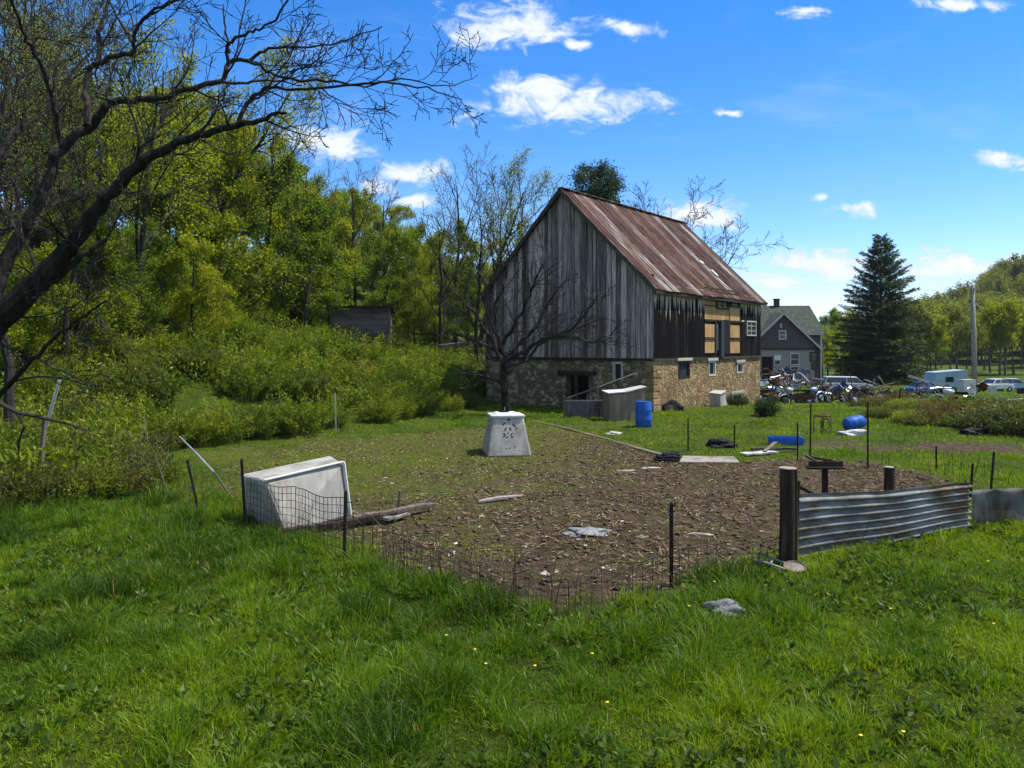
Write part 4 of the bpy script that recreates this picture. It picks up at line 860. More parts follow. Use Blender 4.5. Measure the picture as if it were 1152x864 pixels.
# ------------------------------------------------------------------ grass
def grass(y0, y1, dens, hbase, wbase, seed, nseg=3, per=14, margin=110):
    rg = np.random.default_rng(seed); area = ((y1*y1-y0*y0)/2)*(1152+2*margin)/F; nt = int(area*dens/per)
    Y = np.sqrt(rg.uniform(y0*y0, y1*y1, nt)); px = rg.uniform(-margin, 1152+margin, nt); X = (px-CX)*Y/F
    pen_ = penf(X, Y); edge = pen_+(vnoise(X, Y, 2.3, 5)-.5)*1.0+(rg.uniform(0,1,nt)-.5)*.5
    inside = edge > 0; ms = mossf(X, Y)+(vnoise(X, Y, 2.6, 8)-.5)*2.6
    keep = (~inside) | (rg.uniform(0,1,nt) < np.clip(.16+.45*ms, .03, .7))
    # barn footprint and the slope thicket
    lx = (X-BX)*.615+(Y-BY)*.789; ly = -(X-BX)*.789+(Y-BY)*.615
    keep &= ~((lx > -.1) & (ly > -.1) & (lx < BL) & (ly < BW))
    X, Y, inside, pen_ = X[keep], Y[keep], inside[keep], pen_[keep]; nt = len(X)
    tuft = vnoise(X, Y, 2.1, 3); big_ = vnoise(X, Y, .8, 4); fine_ = vnoise(X, Y, 5.5, 6)
    tus = np.clip((vnoise(X, Y, 3.1, 31)-.72)*5, 0, 1)*(vnoise(X, Y, 1.1, 32) > .35)*(Y < 15)
    lush = np.exp(-((-pen_-1.0)/1.6)**2)*(X < 3.2)*(Y < 14)        # rank growth along the fence
    left = np.clip((-X-0)/5, 0, 1)*(Y < 15)
    hh = hbase*(.34+.75*tuft**2*(.4+.6*big_)+.75*fine_**3+1.05*lush*fine_+.15*left+np.where(X < 1.2, 1.25, .75)*tus)
    tv = rg.uniform(0,1,nt); hh = hh*(.65+.7*tv**1.5)
    hh = np.where(inside, hbase*.28, hh); hh = np.where((Y > 17) & ~inside, hh*.62, hh)
    dark = vnoise(X, Y, 1.2, 9)
    n = nt*per; ti = np.repeat(np.arange(nt), per); ang = rg.uniform(0, 6.283, n); rr = np.abs(rg.normal(0, .055, n))*(1+1.2*(Y[ti] > 16))
    bx = X[ti]+np.cos(ang)*rr; by = Y[ti]+np.sin(ang)*rr; bz = H(bx, by)-.01
    h_ = hh[ti]*rg.uniform(.5, 1.25, n); la = ang+rg.normal(0, .7, n); lean = np.clip(rg.gamma(2.2, .27, n), .05, 1.5)
    w_ = wbase*rg.uniform(.6, 1.3, n)*(1+.25*(Y[ti]-y0)/(y1-y0)); fa = rg.uniform(0, 6.283, n)
    wx, wy = np.cos(fa)*w_/2, np.sin(fa)*w_/2
    rows = []
    for k in range(nseg+1):
        u = k/nseg; ox = np.cos(la)*lean*h_*u**1.9; oy = np.sin(la)*lean*h_*u**1.9; oz = h_*(u-.32*np.minimum(lean,1.2)*u**2.4); tw = (1-u**1.6)
        if k < nseg: rows += [np.stack([bx+ox-wx*tw, by+oy-wy*tw, bz+oz], 1), np.stack([bx+ox+wx*tw, by+oy+wy*tw, bz+oz], 1)]
        else: rows += [np.stack([bx+ox, by+oy, bz+oz], 1)]
    V = np.stack(rows, 1); nv = 2*nseg+1; V = V.reshape(-1, 3); b0 = np.arange(n)*nv; tris = []
    for k in range(nseg-1):
        tris += [np.stack([b0+2*k, b0+2*k+1, b0+2*k+3], 1), np.stack([b0+2*k, b0+2*k+3, b0+2*k+2], 1)]
    k = nseg-1; tris.append(np.stack([b0+2*k, b0+2*k+1, b0+2*k+2], 1))
    tc_ = rg.uniform(0,1,nt); rv = np.clip(.06+.34*dark[ti]+.30*tc_[ti]+.36*rg.uniform(0,1,n)*rg.uniform(.4,1,n)-.15*lush[ti]-.26*tus[ti]+.15*inside[ti]-.05*left[ti], 0, .93); rv = np.where(rg.uniform(0,1,n) < .03+.10*inside[ti], 1.0, rv)
    Fi = np.stack(tris, 1).reshape(-1, 3); return V, Fi, np.repeat(rv, len(tris))
parts = [grass(4.2, 8.0, 4200, .115, .0105, 1, 3, 16), grass(8.0, 13, 2400, .13, .013, 2, 3, 14), grass(13, 21, 800, .155, .017, 3, 2, 12), grass(21, 36, 200, .19, .028, 4, 2, 10), grass(36, 75, 45, .22, .055, 5, 1, 8)]
off = 0; Vs = []; Fs = []; Rs = []
for V, Fi, r_ in parts: Vs.append(V); Fs.append(Fi+off); Rs.append(r_); off += len(V)
gr_o = fastmesh('grass', np.concatenate(Vs), 3, np.concatenate(Fs), np.concatenate(Rs), L_grass); tag(gr_o, 'lush green meadow grass around the pen', kind='stuff')
# litter of stalks and chips trodden into the pen
rg = np.random.default_rng(77); n = 110000; Y = np.sqrt(rg.uniform(9**2, 30**2, n)); X = (rg.uniform(200,1130,n)-CX)*Y/F
k_ = (sdist(X, Y, PEN)+rg.normal(0,.25,n) > .05) & (rg.uniform(0,1,n) < (.9-.35*np.clip(mossf(X,Y)+.3,0,1))*np.clip(vnoise(X,Y,1.7,55)*1.7-.2,.15,1)); X = X[k_]; Y = Y[k_]; n = len(X)
a = rg.uniform(0,6.283,n); L_ = rg.gamma(2,.022,n)+.012; w_ = rg.uniform(.005,.018,n); t_ = rg.normal(0,.35,n)
dx, dy = np.cos(a)*L_/2, np.sin(a)*L_/2; wx, wy = -np.sin(a)*w_/2, np.cos(a)*w_/2; z = H(X,Y)+.010+rg.uniform(0,.035,n); dz = L_*t_*.5
V = np.stack([np.stack([X-dx-wx,Y-dy-wy,z-dz],1),np.stack([X+dx-wx,Y+dy-wy,z+dz],1),np.stack([X+dx+wx,Y+dy+wy,z+dz+.006],1),np.stack([X-dx+wx,Y-dy+wy,z-dz+.006],1)],1).reshape(-1,3)
lt = fastmesh('straw_litter', V, 4, np.arange(n*4).reshape(n,4), rg.uniform(0,1,n), straw); tag(lt, 'brown trodden straw and chips covering the bare pen floor', kind='stuff')
rg = np.random.default_rng(91); nr = 5200; Y = np.sqrt(rg.uniform(4.4**2, 13**2, nr)); X = (rg.uniform(-90,1240,nr)-CX)*Y/F
k_ = (penf(X, Y) < -.2) & (rg.uniform(0,1,nr) < np.clip(vnoise(X,Y,1.5,71)*2-.6,.05,1)); X, Y = X[k_], Y[k_]; nr = len(X); per = 9
a = rg.uniform(0,6.283,nr*per); ti = np.repeat(np.arange(nr), per); el = rg.uniform(.25,1.0,nr*per)
D = np.stack([np.cos(a)*np.cos(el), np.sin(a)*np.cos(el), np.sin(el)], 1); C = np.stack([X[ti], Y[ti], H(X[ti],Y[ti])+.03+rg.uniform(0,.03,nr*per)], 1)+D*.01
L_herb = leafmat('broad_leaf_weed', [(0,(.03,.07,.008)),(.6,(.075,.13,.012)),(1,(.15,.19,.03))], .4)
wd = leaves('broad_leaf_weeds', C, .085, .038, rg, L_herb, None, dirs=D*2.2); tag(wd, 'low broad leaved weeds growing through the foreground grass', kind='stuff')
mb = MB(); yel = mat('dandelion_yellow', (.75,.50,.02), (.85,.62,.04), 9, bmp=0)
for i in range(45):
    Yd = math.sqrt(random.uniform(4.9**2, 15**2)); xd = (random.uniform(500,1160)-CX)*Yd/F
    if float(penf(np.array([xd]), np.array([Yd]))[0]) > -.3: continue
    mb.lathe([(.0001,0),(.012,.003),(.014,.010),(.0001,.014)], 8, (xd, Yd, h1(xd,Yd)+random.uniform(.09,.15)))
tag(mb.build('dandelion_heads', yel), 'tiny yellow dandelion heads dotted through the foreground grass', kind='stuff')
#@@OBJECTS
# ------------------------------------------------------------------ hutches
def frustum(w0, d0, w1, d1, h, n=1):
    return [(-w0/2,-d0/2,0),(w0/2,-d0/2,0),(w0/2,d0/2,0),(-w0/2,d0/2,0),(-w1/2,-d1/2,h),(w1/2,-d1/2,h),(w1/2,d1/2,h),(-w1/2,d1/2,h)]
hp = G(569, 508)
hut = empty('calf_hutch', (hp.x, 21.55, h1(hp.x, 21.5)-.02), R(9), 'upright tapered white plastic hutch with black stencil marks standing in the pen', 'animal hutch')
MB().hexa(frustum(1.22, 1.42, .86, .86, 1.06)).build('shell', white_pl, hut, .04)
mb = MB()
for (a, b_) in (((-.42,-.42),(.42,-.42)),((.42,-.42),(.42,.42)),((.42,.42),(-.42,.42)),((-.42,.42),(-.42,-.42))): mb.bar((a[0]*1.02,a[1]*1.02,1.07),(b_[0]*1.02,b_[1]*1.02,1.07),.09,.07)
mb.bar((-.36,.1,1.07),(.36,.0,1.07),.05,.04); mb.hexa([(x*.84,y*.84,z) for x,y,z in ((-.5,-.5,1.05),(.5,-.5,1.05),(.5,.5,1.05),(-.5,.5,1.05),(-.32,-.32,1.15),(.32,-.32,1.15),(.32,.32,1.15),(-.32,.32,1.15))]).build('top_rim', white_rim, hut, .02)
MB().lathe([(.15,1.14),(.15,1.165),(.11,1.17),(.11,1.15)], 16, (-.05,.05,0)).build('top_vent', dark_in, hut)
MB().bar((0,.2,1.10),(0,.2,1.27),.025).build('lift_pin', steel_lt, hut)
mb = MB()
def mark(u, v, l, w, ang, face=0):
    # front face point: v up 0..1.06
    f = v/1.06; k = []
    for j in range(8):
        th_ = j/8*2*math.pi; du = l*math.cos(th_)*math.cos(ang)-w*math.sin(th_)*math.sin(ang); dv = l*math.cos(th_)*math.sin(ang)+w*math.sin(th_)*math.cos(ang)
        vv = v+dv; yy_ = -(1.42/2-(1.42-.86)/2*vv/1.06)-.006
        if face == 0: k.append((u+du, yy_, vv))
        else: k.append((-(1.22/2-(1.22-.86)/2*vv/1.06)-.006, -(u+du), vv))
    k2 = [(p[0]+(0 if face == 0 else .004), p[1]+(.004 if face == 0 else 0), p[2]) for p in k]
    mb.add(k+k2, [tuple(range(8))]+[(j,(j+1)%8,8+(j+1)%8,8+j) for j in range(8)])
for (zx, zy, l, w, a) in [(545,285,.02,.02,0),(545,322,.06,.025,0),(490,365,.06,.018,.7),(602,378,.06,.02,-.7),(507,415,.055,.02,1.1),(560,412,.055,.02,-1.1),(625,410,.03,.012,0),(495,468,.05,.018,-.8),(520,495,.04,.018,.5),(572,468,.05,.02,.9),(575,495,.03,.02,-.3),(485,490,.03,.015,0),(535,455,.015,.03,0),(600,590,.02,.018,0),(512,610,.016,.012,0),(548,603,.02,.012,.4),(650,630,.015,.01,0),(540,540,.012,.012,0)]:
    mark((zx-540)/9.6/41.3, (690-zy)/9.6/41*1.05, l, w, a)
for (u, v, l, w, a) in [(.0,.92,.06,.02,.4),(-.12,.88,.04,.025,0),(.05,.80,.05,.03,.8),(-.1,.74,.07,.02,-.5),(.08,.68,.06,.03,.2),(-.08,.62,.05,.025,0),(.12,.58,.04,.02,.9),(-.15,.66,.03,.03,0)]: mark(u, v, l, w, a, 1)
mb.build('stencil_marks', marks, hut)
tipped = empty('calf_hutch', (-3.3, 12.9, 0), 0, 'dirty white hutch tipped over on its side behind the wire netting', 'animal hutch')
bl = Vector(tipped.location)
def rel(px, py, Y, dz=0): q = P(px, py, Y); return (q.x-bl.x, q.y-bl.y, q.z-bl.z+dz)
A_, B_, C_, D_ = rel(322,601,12.2), rel(394,583,13.35), (rel(394,583,13.35)[0]-1.15, 1.75, -.02), rel(277,584,13.25)
A2, B2, C2, D2 = rel(297,541,12.25), rel(386,520,13.3), rel(373,511.5,14.1), rel(267.5,534,13.0)
MB().hexa([A_,B_,C_,D_,A2,B2,C2,D2]).build('shell', white_pl, tipped, .07)
mb = MB(); mb.bar(Vector(A2)+Vector((0,0,.01)), Vector(B2)+Vector((0,0,.01)), .06, .03); mb.bar(Vector(B2)+Vector((.01,0,0)), Vector(B_)+Vector((.01,0,0)), .06, .05); mb.build('rim', white_rim, tipped, .01)
# ------------------------------------------------------------------ netting fence at the front
nf = empty('wire_fence', (0,0,0), 0, 'rusty wire netting fence on dark steel posts along the front of the pen', 'fence')
def tpost(px0, py0, px1, py1, parent=None, w=.045, m_=steel_dark, name='post', Y=None, **k):
    b_ = G(px1, py1) if Y is None else P(px1, py1, Y); t_ = P(px0, py0, b_.y); mb = MB()
    mb.bar(b_-Vector((0,0,.15)), t_, w, w*.35); mb.bar(b_-Vector((0,0,.15))+Vector((0,-.012,0)), t_+Vector((0,-.012,-.01)), w*.3, w)
    n = int((t_-b_).length/.06)
    for i in range(n): mb.box(b_.lerp(t_, (i+.5)/n)+Vector((0,-.03,0)), (.014,.01,.02))
    return mb.build(name, m_, parent)
tpost(211,517,227,580,nf); tpost(272,516,277,592,nf); tpost(389,552,387,632,nf); tpost(755,565,755,661,nf)
LN = [(228,580,.02),(277,593,.80),(332,612,.84),(387,632,.84),(455,648,.50),(540,672,.38),(640,692,.34),(755,661,.45),(880,633,.35)]
mb = MB(); prev = None; rw = random.Random(8); wx_ = []
for (px, py, hh) in LN: wx_.append((G(px, py), hh))
for i in range(1, len(wx_)-1):
    (a, ha), (b_, hb) = wx_[i], wx_[i+1]; n = max(2, int((b_-a).length/(.11 if i < 3 else .16))); fade = i >= 3
    rows = 7 if not fade else 4
    grid = []
    for j in range(n+1):
        u = j/n; q = a.lerp(b_, u); hh = ha+(hb-ha)*u+.02*math.sin(j*.6)+(rw.uniform(-.04,.04) if fade else 0); q.z = h1(q.x, q.y)
        off_ = .05*math.sin(j*.45+i)*(2 if fade else 1)
        grid.append([q+Vector((0, off_*(k/rows), hh*(k/rows)**.85)) for k in range(rows+1)])
    for j in range(n+1):
        if fade and rw.random() < .15: continue
        mb.tube(grid[j], .0045, 3, cap=False)
    for k in range(1, rows+1):
        if fade and k < rows-2: continue
        mb.tube([grid[j][k] for j in range(n+1)], (.0045 if k < rows else .0065), 3, cap=False)
mb.build('wire_netting', wire, nf)
# dead stalks along the fence and in the rough
mb = MB()
def stalks(px0, py0, px1, py1, n, hgt, jit=.2):
    for i in range(n):
        u = rw.random(); q = G(px0+(px1-px0)*u, py0+(py1-py0)*u)+Vector((rw.gauss(0,jit), rw.gauss(0,jit), 0)); q.z = h1(q.x, q.y)
        h_ = hgt*rw.uniform(.5,1.2); l = Vector((rw.gauss(0,.12), rw.gauss(0,.12), 1)); pts = [q]; d = l.normalized()
        for k in range(4): d = (d+Vector((rw.gauss(0,.08), rw.gauss(0,.08), 0))).normalized(); pts.append(pts[-1]+d*h_/4)
        mb.tube(pts, [.005,.0045,.004,.003,.002], 3, cap=False)
        for k in (2,3):
            if rw.random() < .7: e = Vector((rw.gauss(0,1), rw.gauss(0,1), 1.1)).normalized(); mb.tube([pts[k], pts[k]+e*h_*.16, pts[k]+e*h_*.26+Vector((0,0,.02))], [.0035,.003,.0015], 3, cap=False)
stalks(395,628,640,690,60,.62); stalks(400,628,480,650,16,.8,.1); stalks(640,690,755,662,18,.4); stalks(300,590,390,622,18,.6,.1); stalks(985,520,1130,540,34,.55,.4); stalks(1000,500,1130,500,30,.8,.7); stalks(180,560,235,590,10,.8)
stalks(880,640,1000,600,10,.35); stalks(240,555,275,545,16,.5,.3); stalks(60,640,200,600,5,.3,.5)
tag(mb.build('dead_weed_stalks', stalk), 'thin dead brown weed stalks standing along the netting fence', kind='stuff')
# ------------------------------------------------------------------ lumber beside the tipped hutch
def beam(name, a, b_, w, h, m_, label, cat='plank', group=None, kinks=None):
    a = Vector(a); b_ = Vector(b_); c = (a+b_)/2; mb = MB(); n = 5; prev = a-c
    pts = [a.lerp(b_, i/n)-c+Vector((0,0,.012*math.sin(i*2.1))) for i in range(n+1)]
    d = (b_-a).normalized(); sxv = d.cross(Vector((0,0,1))).normalized(); syv = sxv.cross(d); vs = []
    for i, p_ in enumerate(pts):
        ww = w*(1-.06*(i % 2)); vs += [p_-sxv*ww/2-syv*h/2, p_+sxv*ww/2-syv*h/2, p_+sxv*ww/2+syv*h/2, p_-sxv*ww/2+syv*h/2]
    fs = [(3,2,1,0), tuple(4*n+j for j in range(4))]
    for i in range(n):
        for j in range(4): fs.append((4*i+j, 4*i+(j+1) % 4, 4*i+4+(j+1) % 4, 4*i+4+j))
    mb.add(vs, fs); o_ = mb.build(name, m_, None, .006); o_.location = c; return tag(o_, label, cat, group)
def GP(px, py, dz): q = G(px, py); return q+Vector((0,0,dz))
beam('plank', GP(318,603,.06), GP(455,584,.10), .14, .09, wood_post, 'dark rotten board lying at the foot of the tipped hutch')
beam('plank', GP(398,592,.14), GP(487,575,.13), .15, .06, wood_old, 'long pale grey board resting on the dark board beside the tipped hutch')
beam('plank', GP(432,590,.09), GP(457,583,.09), .22, .05, stick, 'short pale board end lying beside the tipped hutch')
def rod(name, pts, rad, m_, label, cat, k=6, group=None):
    c = Vector(pts[0]); mb = MB(); mb.tube([Vector(p_)-c for p_ in pts], rad, k); o_ = mb.build(name, m_, smooth=k > 6); o_.location = c; return tag(o_, label, cat, group)
rod('branch', [GP(475,573,.1), P(487,559,G(475,573).y), P(498,549,G(475,573).y)], [.022,.02,.01], stick, 'pale forked stick pointing up from the boards by the tipped hutch', 'stick')
rod('stake', [GP(448,575,0), P(450,552,G(448,575).y)], [.03,.028], stick, 'short pale stake standing upright behind the boards', 'stake')
rod('branch', [GP(538,567,.04), GP(560,564,.06), GP(588,559,.03)], [.035,.045,.02], stick, 'pale broken branch lying on the pen floor behind the sticks', 'stick')
rod('branch', [P(202,491,14.5), P(222,511,14.2), P(240,530,14), GP(257,556,.02)], [.012,.016,.016,.018], steel_lt, 'thin pale pole leaning beside the leftmost fence post', 'pole')
# post with pipe and the bough across it, left
lp = empty('fence_post', tuple(G(45,556)), 0, 'leaning wooden post with a bright pipe on top at the left edge', 'post'); q0 = G(45,556); Yp = q0.y
MB().tube([Vector((0,0,-.2)), P(47,510,Yp)-q0, P(51,468,Yp)-q0], [.055,.05,.045], 7).build('shaft', wood_old, lp)
MB().tube([P(52,480,Yp-.06)-q0, P(67,428,Yp-.06)-q0], .032, 8).build('pipe', steel_lt, lp)
rod('fallen_bough', [P(-12,448,Yp-.12), P(20,464,Yp-.12), P(48,470,Yp-.12), P(75,476,Yp-.1), P(98,484,Yp-.1)], [.05,.045,.04,.03,.012], bark, 'dark crooked bough lying across the leaning post at the left edge', 'branch')
rod('fallen_bough', [P(20,466,Yp-.15), P(27,480,Yp-.2), P(20,500,Yp-.2), P(24,520,Yp-.2)], [.03,.025,.02,.012], bark, 'short hooked bough hanging from the bough at the left edge', 'branch')
tpost(377,442,378,487, None, .05, steel_lt, 'metal_stake'); tag(bpy.context.scene.objects[-1] if False else bpy.data.objects['metal_stake'], 'thin pale metal stake before the dark hollow in the thicket', 'stake')
# dead sapling by the left end of the netting
ds = empty('dead_sapling', tuple(G(190,560)), 0, 'small dead sapling beside the leftmost fence post', 'sapling'); T = Tree(17)
T.branch((0,0,0), (-.1,0,1), 1.5, .02, 1, dict(CF_TW, lv=3, len=[.6,.6,.5,.5])); T.mb.build('stems', bark_grey, ds)
# ------------------------------------------------------------------ right side: post, corrugated sheet
def rough_post(r_, h_, seed):
    rr = random.Random(seed); k = 26; ra = [r_*(1+rr.uniform(-.07,.03)-(.12 if rr.random() < .16 else 0)) for _ in range(k)]; mb = MB(); vs = []; fs = []; n = 14
    for i in range(n+1):
        z = -.2+(h_+.2)*i/n
        for j in range(k): a = 6.2832*j/k; q = ra[j]*(1.02-.06*i/n)*(1+rr.uniform(-.015,.015)); vs.append((q*math.cos(a)+.012*math.sin(z*2), q*math.sin(a), z))
    for i in range(n):
        for j in range(k): fs.append((i*k+j, i*k+(j+1)%k, (i+1)*k+(j+1)%k, (i+1)*k+j))
    fs.append(tuple(n*k+j for j in range(k))); mb.add(vs, fs); return mb
pq = G(886, 633)
wp = empty('fence_post', tuple(pq), 0, 'thick round wooden corner post at the left end of the corrugated sheet', 'post')
hgt = P(887,526,pq.y).z-pq.z
rough_post(.132, hgt-.008, 5).build('shaft', wood_post, wp); MB().lathe([(.123,hgt-.01),(.118,hgt),(.0001,hgt+.002)], 14).build('cut_top', wood_end, wp)
p2 = G(1000, 568); wp2 = empty('fence_post', tuple(p2), 0, 'round wooden post standing behind the middle of the corrugated sheet', 'post'); hg2 = P(1000,525,p2.y).z-p2.z
rough_post(.093, hg2-.01, 6).build('shaft', wood_post, wp2); MB().lathe([(.09,hg2-.012),(.085,hg2),(.0001,hg2+.001)], 12).build('cut_top', wood_end, wp2)
def sheet(name, a, b_, za, zb, m_, label, waves=9, amp=.022, nseg=60, sag=0.02):
    a = Vector((a[0],a[1],0)); b_ = Vector((b_[0],b_[1],0)); d = (b_-a); nrm = Vector((d.y,-d.x,0)).normalized(); c = a.copy(); vs = []; fs = []; nh = waves*6 if waves else 8; rr = random.Random(4)
    for side in (0, .006):
        for i in range(nseg+1):
            u = i/nseg; q = a.lerp(b_, u); lo = za[0]+(zb[0]-za[0])*u+.012*math.sin(u*9); hi = za[1]+(zb[1]-za[1])*u+.012*math.sin(u*7+1)-sag*math.sin(u*math.pi)
            for k in range(nh+1):
                v = k/nh; o_ = amp*math.sin(v*waves*2*math.pi) if waves else .01*math.sin(v*5+u*6)
                o_ += .03*math.sin(u*5.5+v*1.2)*u+.012*math.sin(u*23+v*9)*(v**2)
                vs.append(q-c+nrm*(o_-side)+Vector((0,0,lo+(hi-lo)*v)))
    m_n = nh+1; half = (nseg+1)*m_n
    for i in range(nseg):
        for k in range(nh):
            f_ = (i*m_n+k, (i+1)*m_n+k, (i+1)*m_n+k+1, i*m_n+k+1); fs.append(f_); fs.append(tuple(half+x for x in f_[::-1]))
    for i in range(nseg): fs.append((i*m_n+nh,(i+1)*m_n+nh,half+(i+1)*m_n+nh,half+i*m_n+nh))
    mb = MB(); mb.add(vs, fs, .5); o_ = mb.build(name, m_, smooth=True); o_.location = c; return tag(o_, label, 'metal sheet')
sheet('corrugated_sheet', (P(898,600,10.75).x, 10.75), (P(1092,600,12.45).x, 12.45), (.0,.90), (.05,.77), corr_m, 'long corrugated galvanised sheet with rust stains set on edge as fencing', 7, .034)
sheet('flat_metal_sheet', (P(1094,600,12.6).x, 12.6), (P(1230,600,13.3).x, 13.3), (.0,.60), (.0,.68), galv_b, 'plain weathered metal sheet fencing at the right edge of the photo', 0)
rod('fence_rail', [P(895,545,10.95), P(922,559,11.3), P(940,570,11.5)], [.03,.03,.03], wood_dark, 'dark diagonal rail behind the top of the corrugated sheet', 'rail')
st2 = G(897,632); rod('stake', [st2+Vector((.02,.15,0)), P(899,541,st2.y+.15)], [.018,.018], steel_dark, 'thin dark stake between corner post and corrugated sheet', 'stake')
# post with trough of boards
fq = G(928, 566); fd = empty('feed_trough', tuple(fq), 0, 'weathered board trough nailed on top of a post behind the corrugated sheet', 'trough'); Yf = fq.y
MB().bar((0,0,-.1), P(928,526,Yf)-fq, .09, .09).build('leg', wood_dark, fd)
def rq(px, py, dY=0): return P(px, py, Yf+dY)-fq
MB().bar(rq(910,522,-.12), rq(948,522,-.05), .03, .10).bar(rq(909,526,-.0), rq(948,526,.02), .26, .03).build('trough_board', wood_post, fd)
MB().bar(rq(906,512,.2), rq(921,521,.1), .16, .03).bar(rq(906,513,.25), rq(946,521,.2), .03, .05).build('side_board', wood_post, fd)
for i, (a, b_, c_, d_, lb) in enumerate([(897,475,897,519,'dark steel stake left of the feed trough at the back of the pen'),(912,454,911,517,'tall dark steel stake directly behind the feed trough'),(976,452,976,527,'tall thin steel stake right of the feed trough in the grass'),
        (1053,502,1053,529,'short dark stake standing in the rough grass before the shrubs'),(1118,508,1113,560,'dark steel stake just above the plain metal sheet'),(774,470,774,507,'thin steel stake in the lawn right of the blue barrel'),(826,478,826,506,'thin steel stake in the lawn beside the black scrap'),
        (1086,541,1085,566,'short stake at the right end of the corrugated sheet'),(1094,521,1090,566,'bent dark stake at the joint of the two metal sheets')]):
    o_ = tpost(a, b_, c_, d_, None, .04, steel_dark, 'steel_stake'); tag(o_, lb, 'stake', 'steel stakes standing in the grass')
# junk at the foot of the corner post
jq = G(872,640); jf = empty('broken_rack', tuple(jq), R(-20), 'small broken metal frame with a round pan at the foot of the corner post', 'scrap')
MB().bar((-.22,0,.10),(.12,-.12,.04),.025).bar((-.22,.22,.14),(.15,.12,.05),.025).bar((-.22,0,.10),(-.22,.22,.14),.025).bar((-.05,-.05,.08),(-.03,.2,.1),.025).bar((-.22,0,.1),(-.18,.02,0),.025).build('frame', stick, jf)
MB().lathe([(.0001,.0),(.13,.0),(.15,.03),(.14,.035),(.12,.012),(.0001,.01)], 18, (.25,.02,.03), Matrix.Rotation(.25,3,'X')).build('pan', concrete, jf)
def blob(name, loc, sz, m_, label, cat, seed=1, sub=3, rough_=.25, group=None, flat=.0, kind=None):
    import bmesh
    bm = bmesh.new(); bmesh.ops.create_icosphere(bm, subdivisions=sub, radius=1); rg_ = random.Random(seed); ph = [rg_.uniform(0,6) for _ in range(9)]
    for v in bm.verts:
        q = v.co; n = sum(math.sin(q[j % 3]*(2.1+j)+ph[j]+q[(j+1) % 3]*3)*.5/(1+j*.35) for j in range(9))*rough_*.5
        v.co = q*(1+n)
        if v.co.z < -.3: v.co.z = -.3
        v.co = Vector((v.co.x*sz[0], v.co.y*sz[1], v.co.z*sz[2]))
    me = bpy.data.meshes.new(name); bm.to_mesh(me); bm.free(); me.materials.append(m_)
    a = me.attributes.new('rnd','FLOAT','FACE'); a.data.foreach_set('value', [rg_.random()*.4+.3 for _ in me.polygons])
    o_ = bpy.data.objects.new(name, me); COL.objects.link(o_); o_.location = Vector(loc)+Vector((0,0,sz[2]*.25)); o_.rotation_euler = (0,0,rg_.uniform(-.3,.3)); return tag(o_, label, cat, group, kind)
blob('rock', G(815,692), (.21,.15,.12), rock, 'flat grey rock lying on the foreground grass', 'rock', 3, 4, .5)
blob('rock', G(795,694), (.06,.05,.04), rock, 'small pale stone left of the flat grey rock', 'rock', 4, 2, .5)
blob('rag_heap', G(662,600), (.30,.20,.06), grey_rag, 'heap of grey rags lying in the middle of the pen', 'rags', 5, 4, .9)
for (px, py, sx_, sy_, ang, lb) in [(705,530,.26,.03,.1,'long white strip lying in the back middle of the pen'),(788,602,.20,.03,.2,'white strip lying right of the grey rags'),(655,521,.10,.05,.3,'dark scrap lying in the back of the pen'),
        (722,605,.12,.02,-.5,'pale curled strip lying right of the grey rags'),(733,527,.3,.06,-.1,'white slat in the back of the pen near the black hose'),(612,647,.07,.05,0,'white scrap lying by the front netting')]:
    q = G(px, py); blob('scrap', q, (sx_, sy_, .03), pale_bits if 'dark' not in lb else rubber, lb, 'scrap', int(px), 2, .5)
rg = np.random.default_rng(5); n = 420; Y = rg.uniform(10,24,n); X = (rg.uniform(300,900,n)-CX)*Y/F; k_ = sdist(X,Y,PEN) > .3; X, Y = X[k_], Y[k_]; n = len(X); mb = MB()
for i in range(n):
    q = Vector((X[i],Y[i],h1(X[i],Y[i])+.015)); s_ = rg.uniform(.008,.032); mb.box(q, (s_*rg.uniform(1,3), s_, s_*.6), Matrix.Rotation(rg.uniform(0,3),3,'Z') @ Matrix.Rotation(rg.normal(0,.5),3,'X'))
tag(mb.build('pale_chips', pale_bits), 'tiny pale stones and chips strewn over the pen floor', kind='stuff')
rg = np.random.default_rng(15); n = 15000; Y = np.sqrt(rg.uniform(9.2**2, 26**2, n)); X = (rg.uniform(300,1130,n)-CX)*Y/F
k_ = (sdist(X, Y, PEN) > .1) & (rg.uniform(0,1,n) < np.clip(.75-mossf(X,Y), .08, 1)*np.clip(vnoise(X,Y,2.2,57)*1.8-.3,.05,1)); X, Y = X[k_], Y[k_]; n = len(X)
s_ = np.minimum(rg.gamma(2.0,.008,n)+.006, .045); oc_ = np.array([(1,0,0),(0,1,0),(-1,0,0),(0,-1,0),(0,0,.8),(0,0,-.5)]); base_ = np.stack([X,Y,H(X,Y)+s_*.3],1)
V = (base_[:,None,:]+oc_[None]*s_[:,None,None]*rg.uniform(.5,1.5,(n,6,3))*np.array([1.3,1.3,.8])).reshape(-1,3); tr_ = np.array([(0,1,4),(1,2,4),(2,3,4),(3,0,4),(1,0,5),(2,1,5),(3,2,5),(0,3,5)])
ck = fastmesh('soil_clods', V, 3, (np.arange(n)[:,None,None]*6+tr_[None]).reshape(-1,3), np.repeat(rg.uniform(0,1,n),8), soil_heap); tag(ck, 'dark crumbly soil clods on the trampled pen floor', kind='stuff')
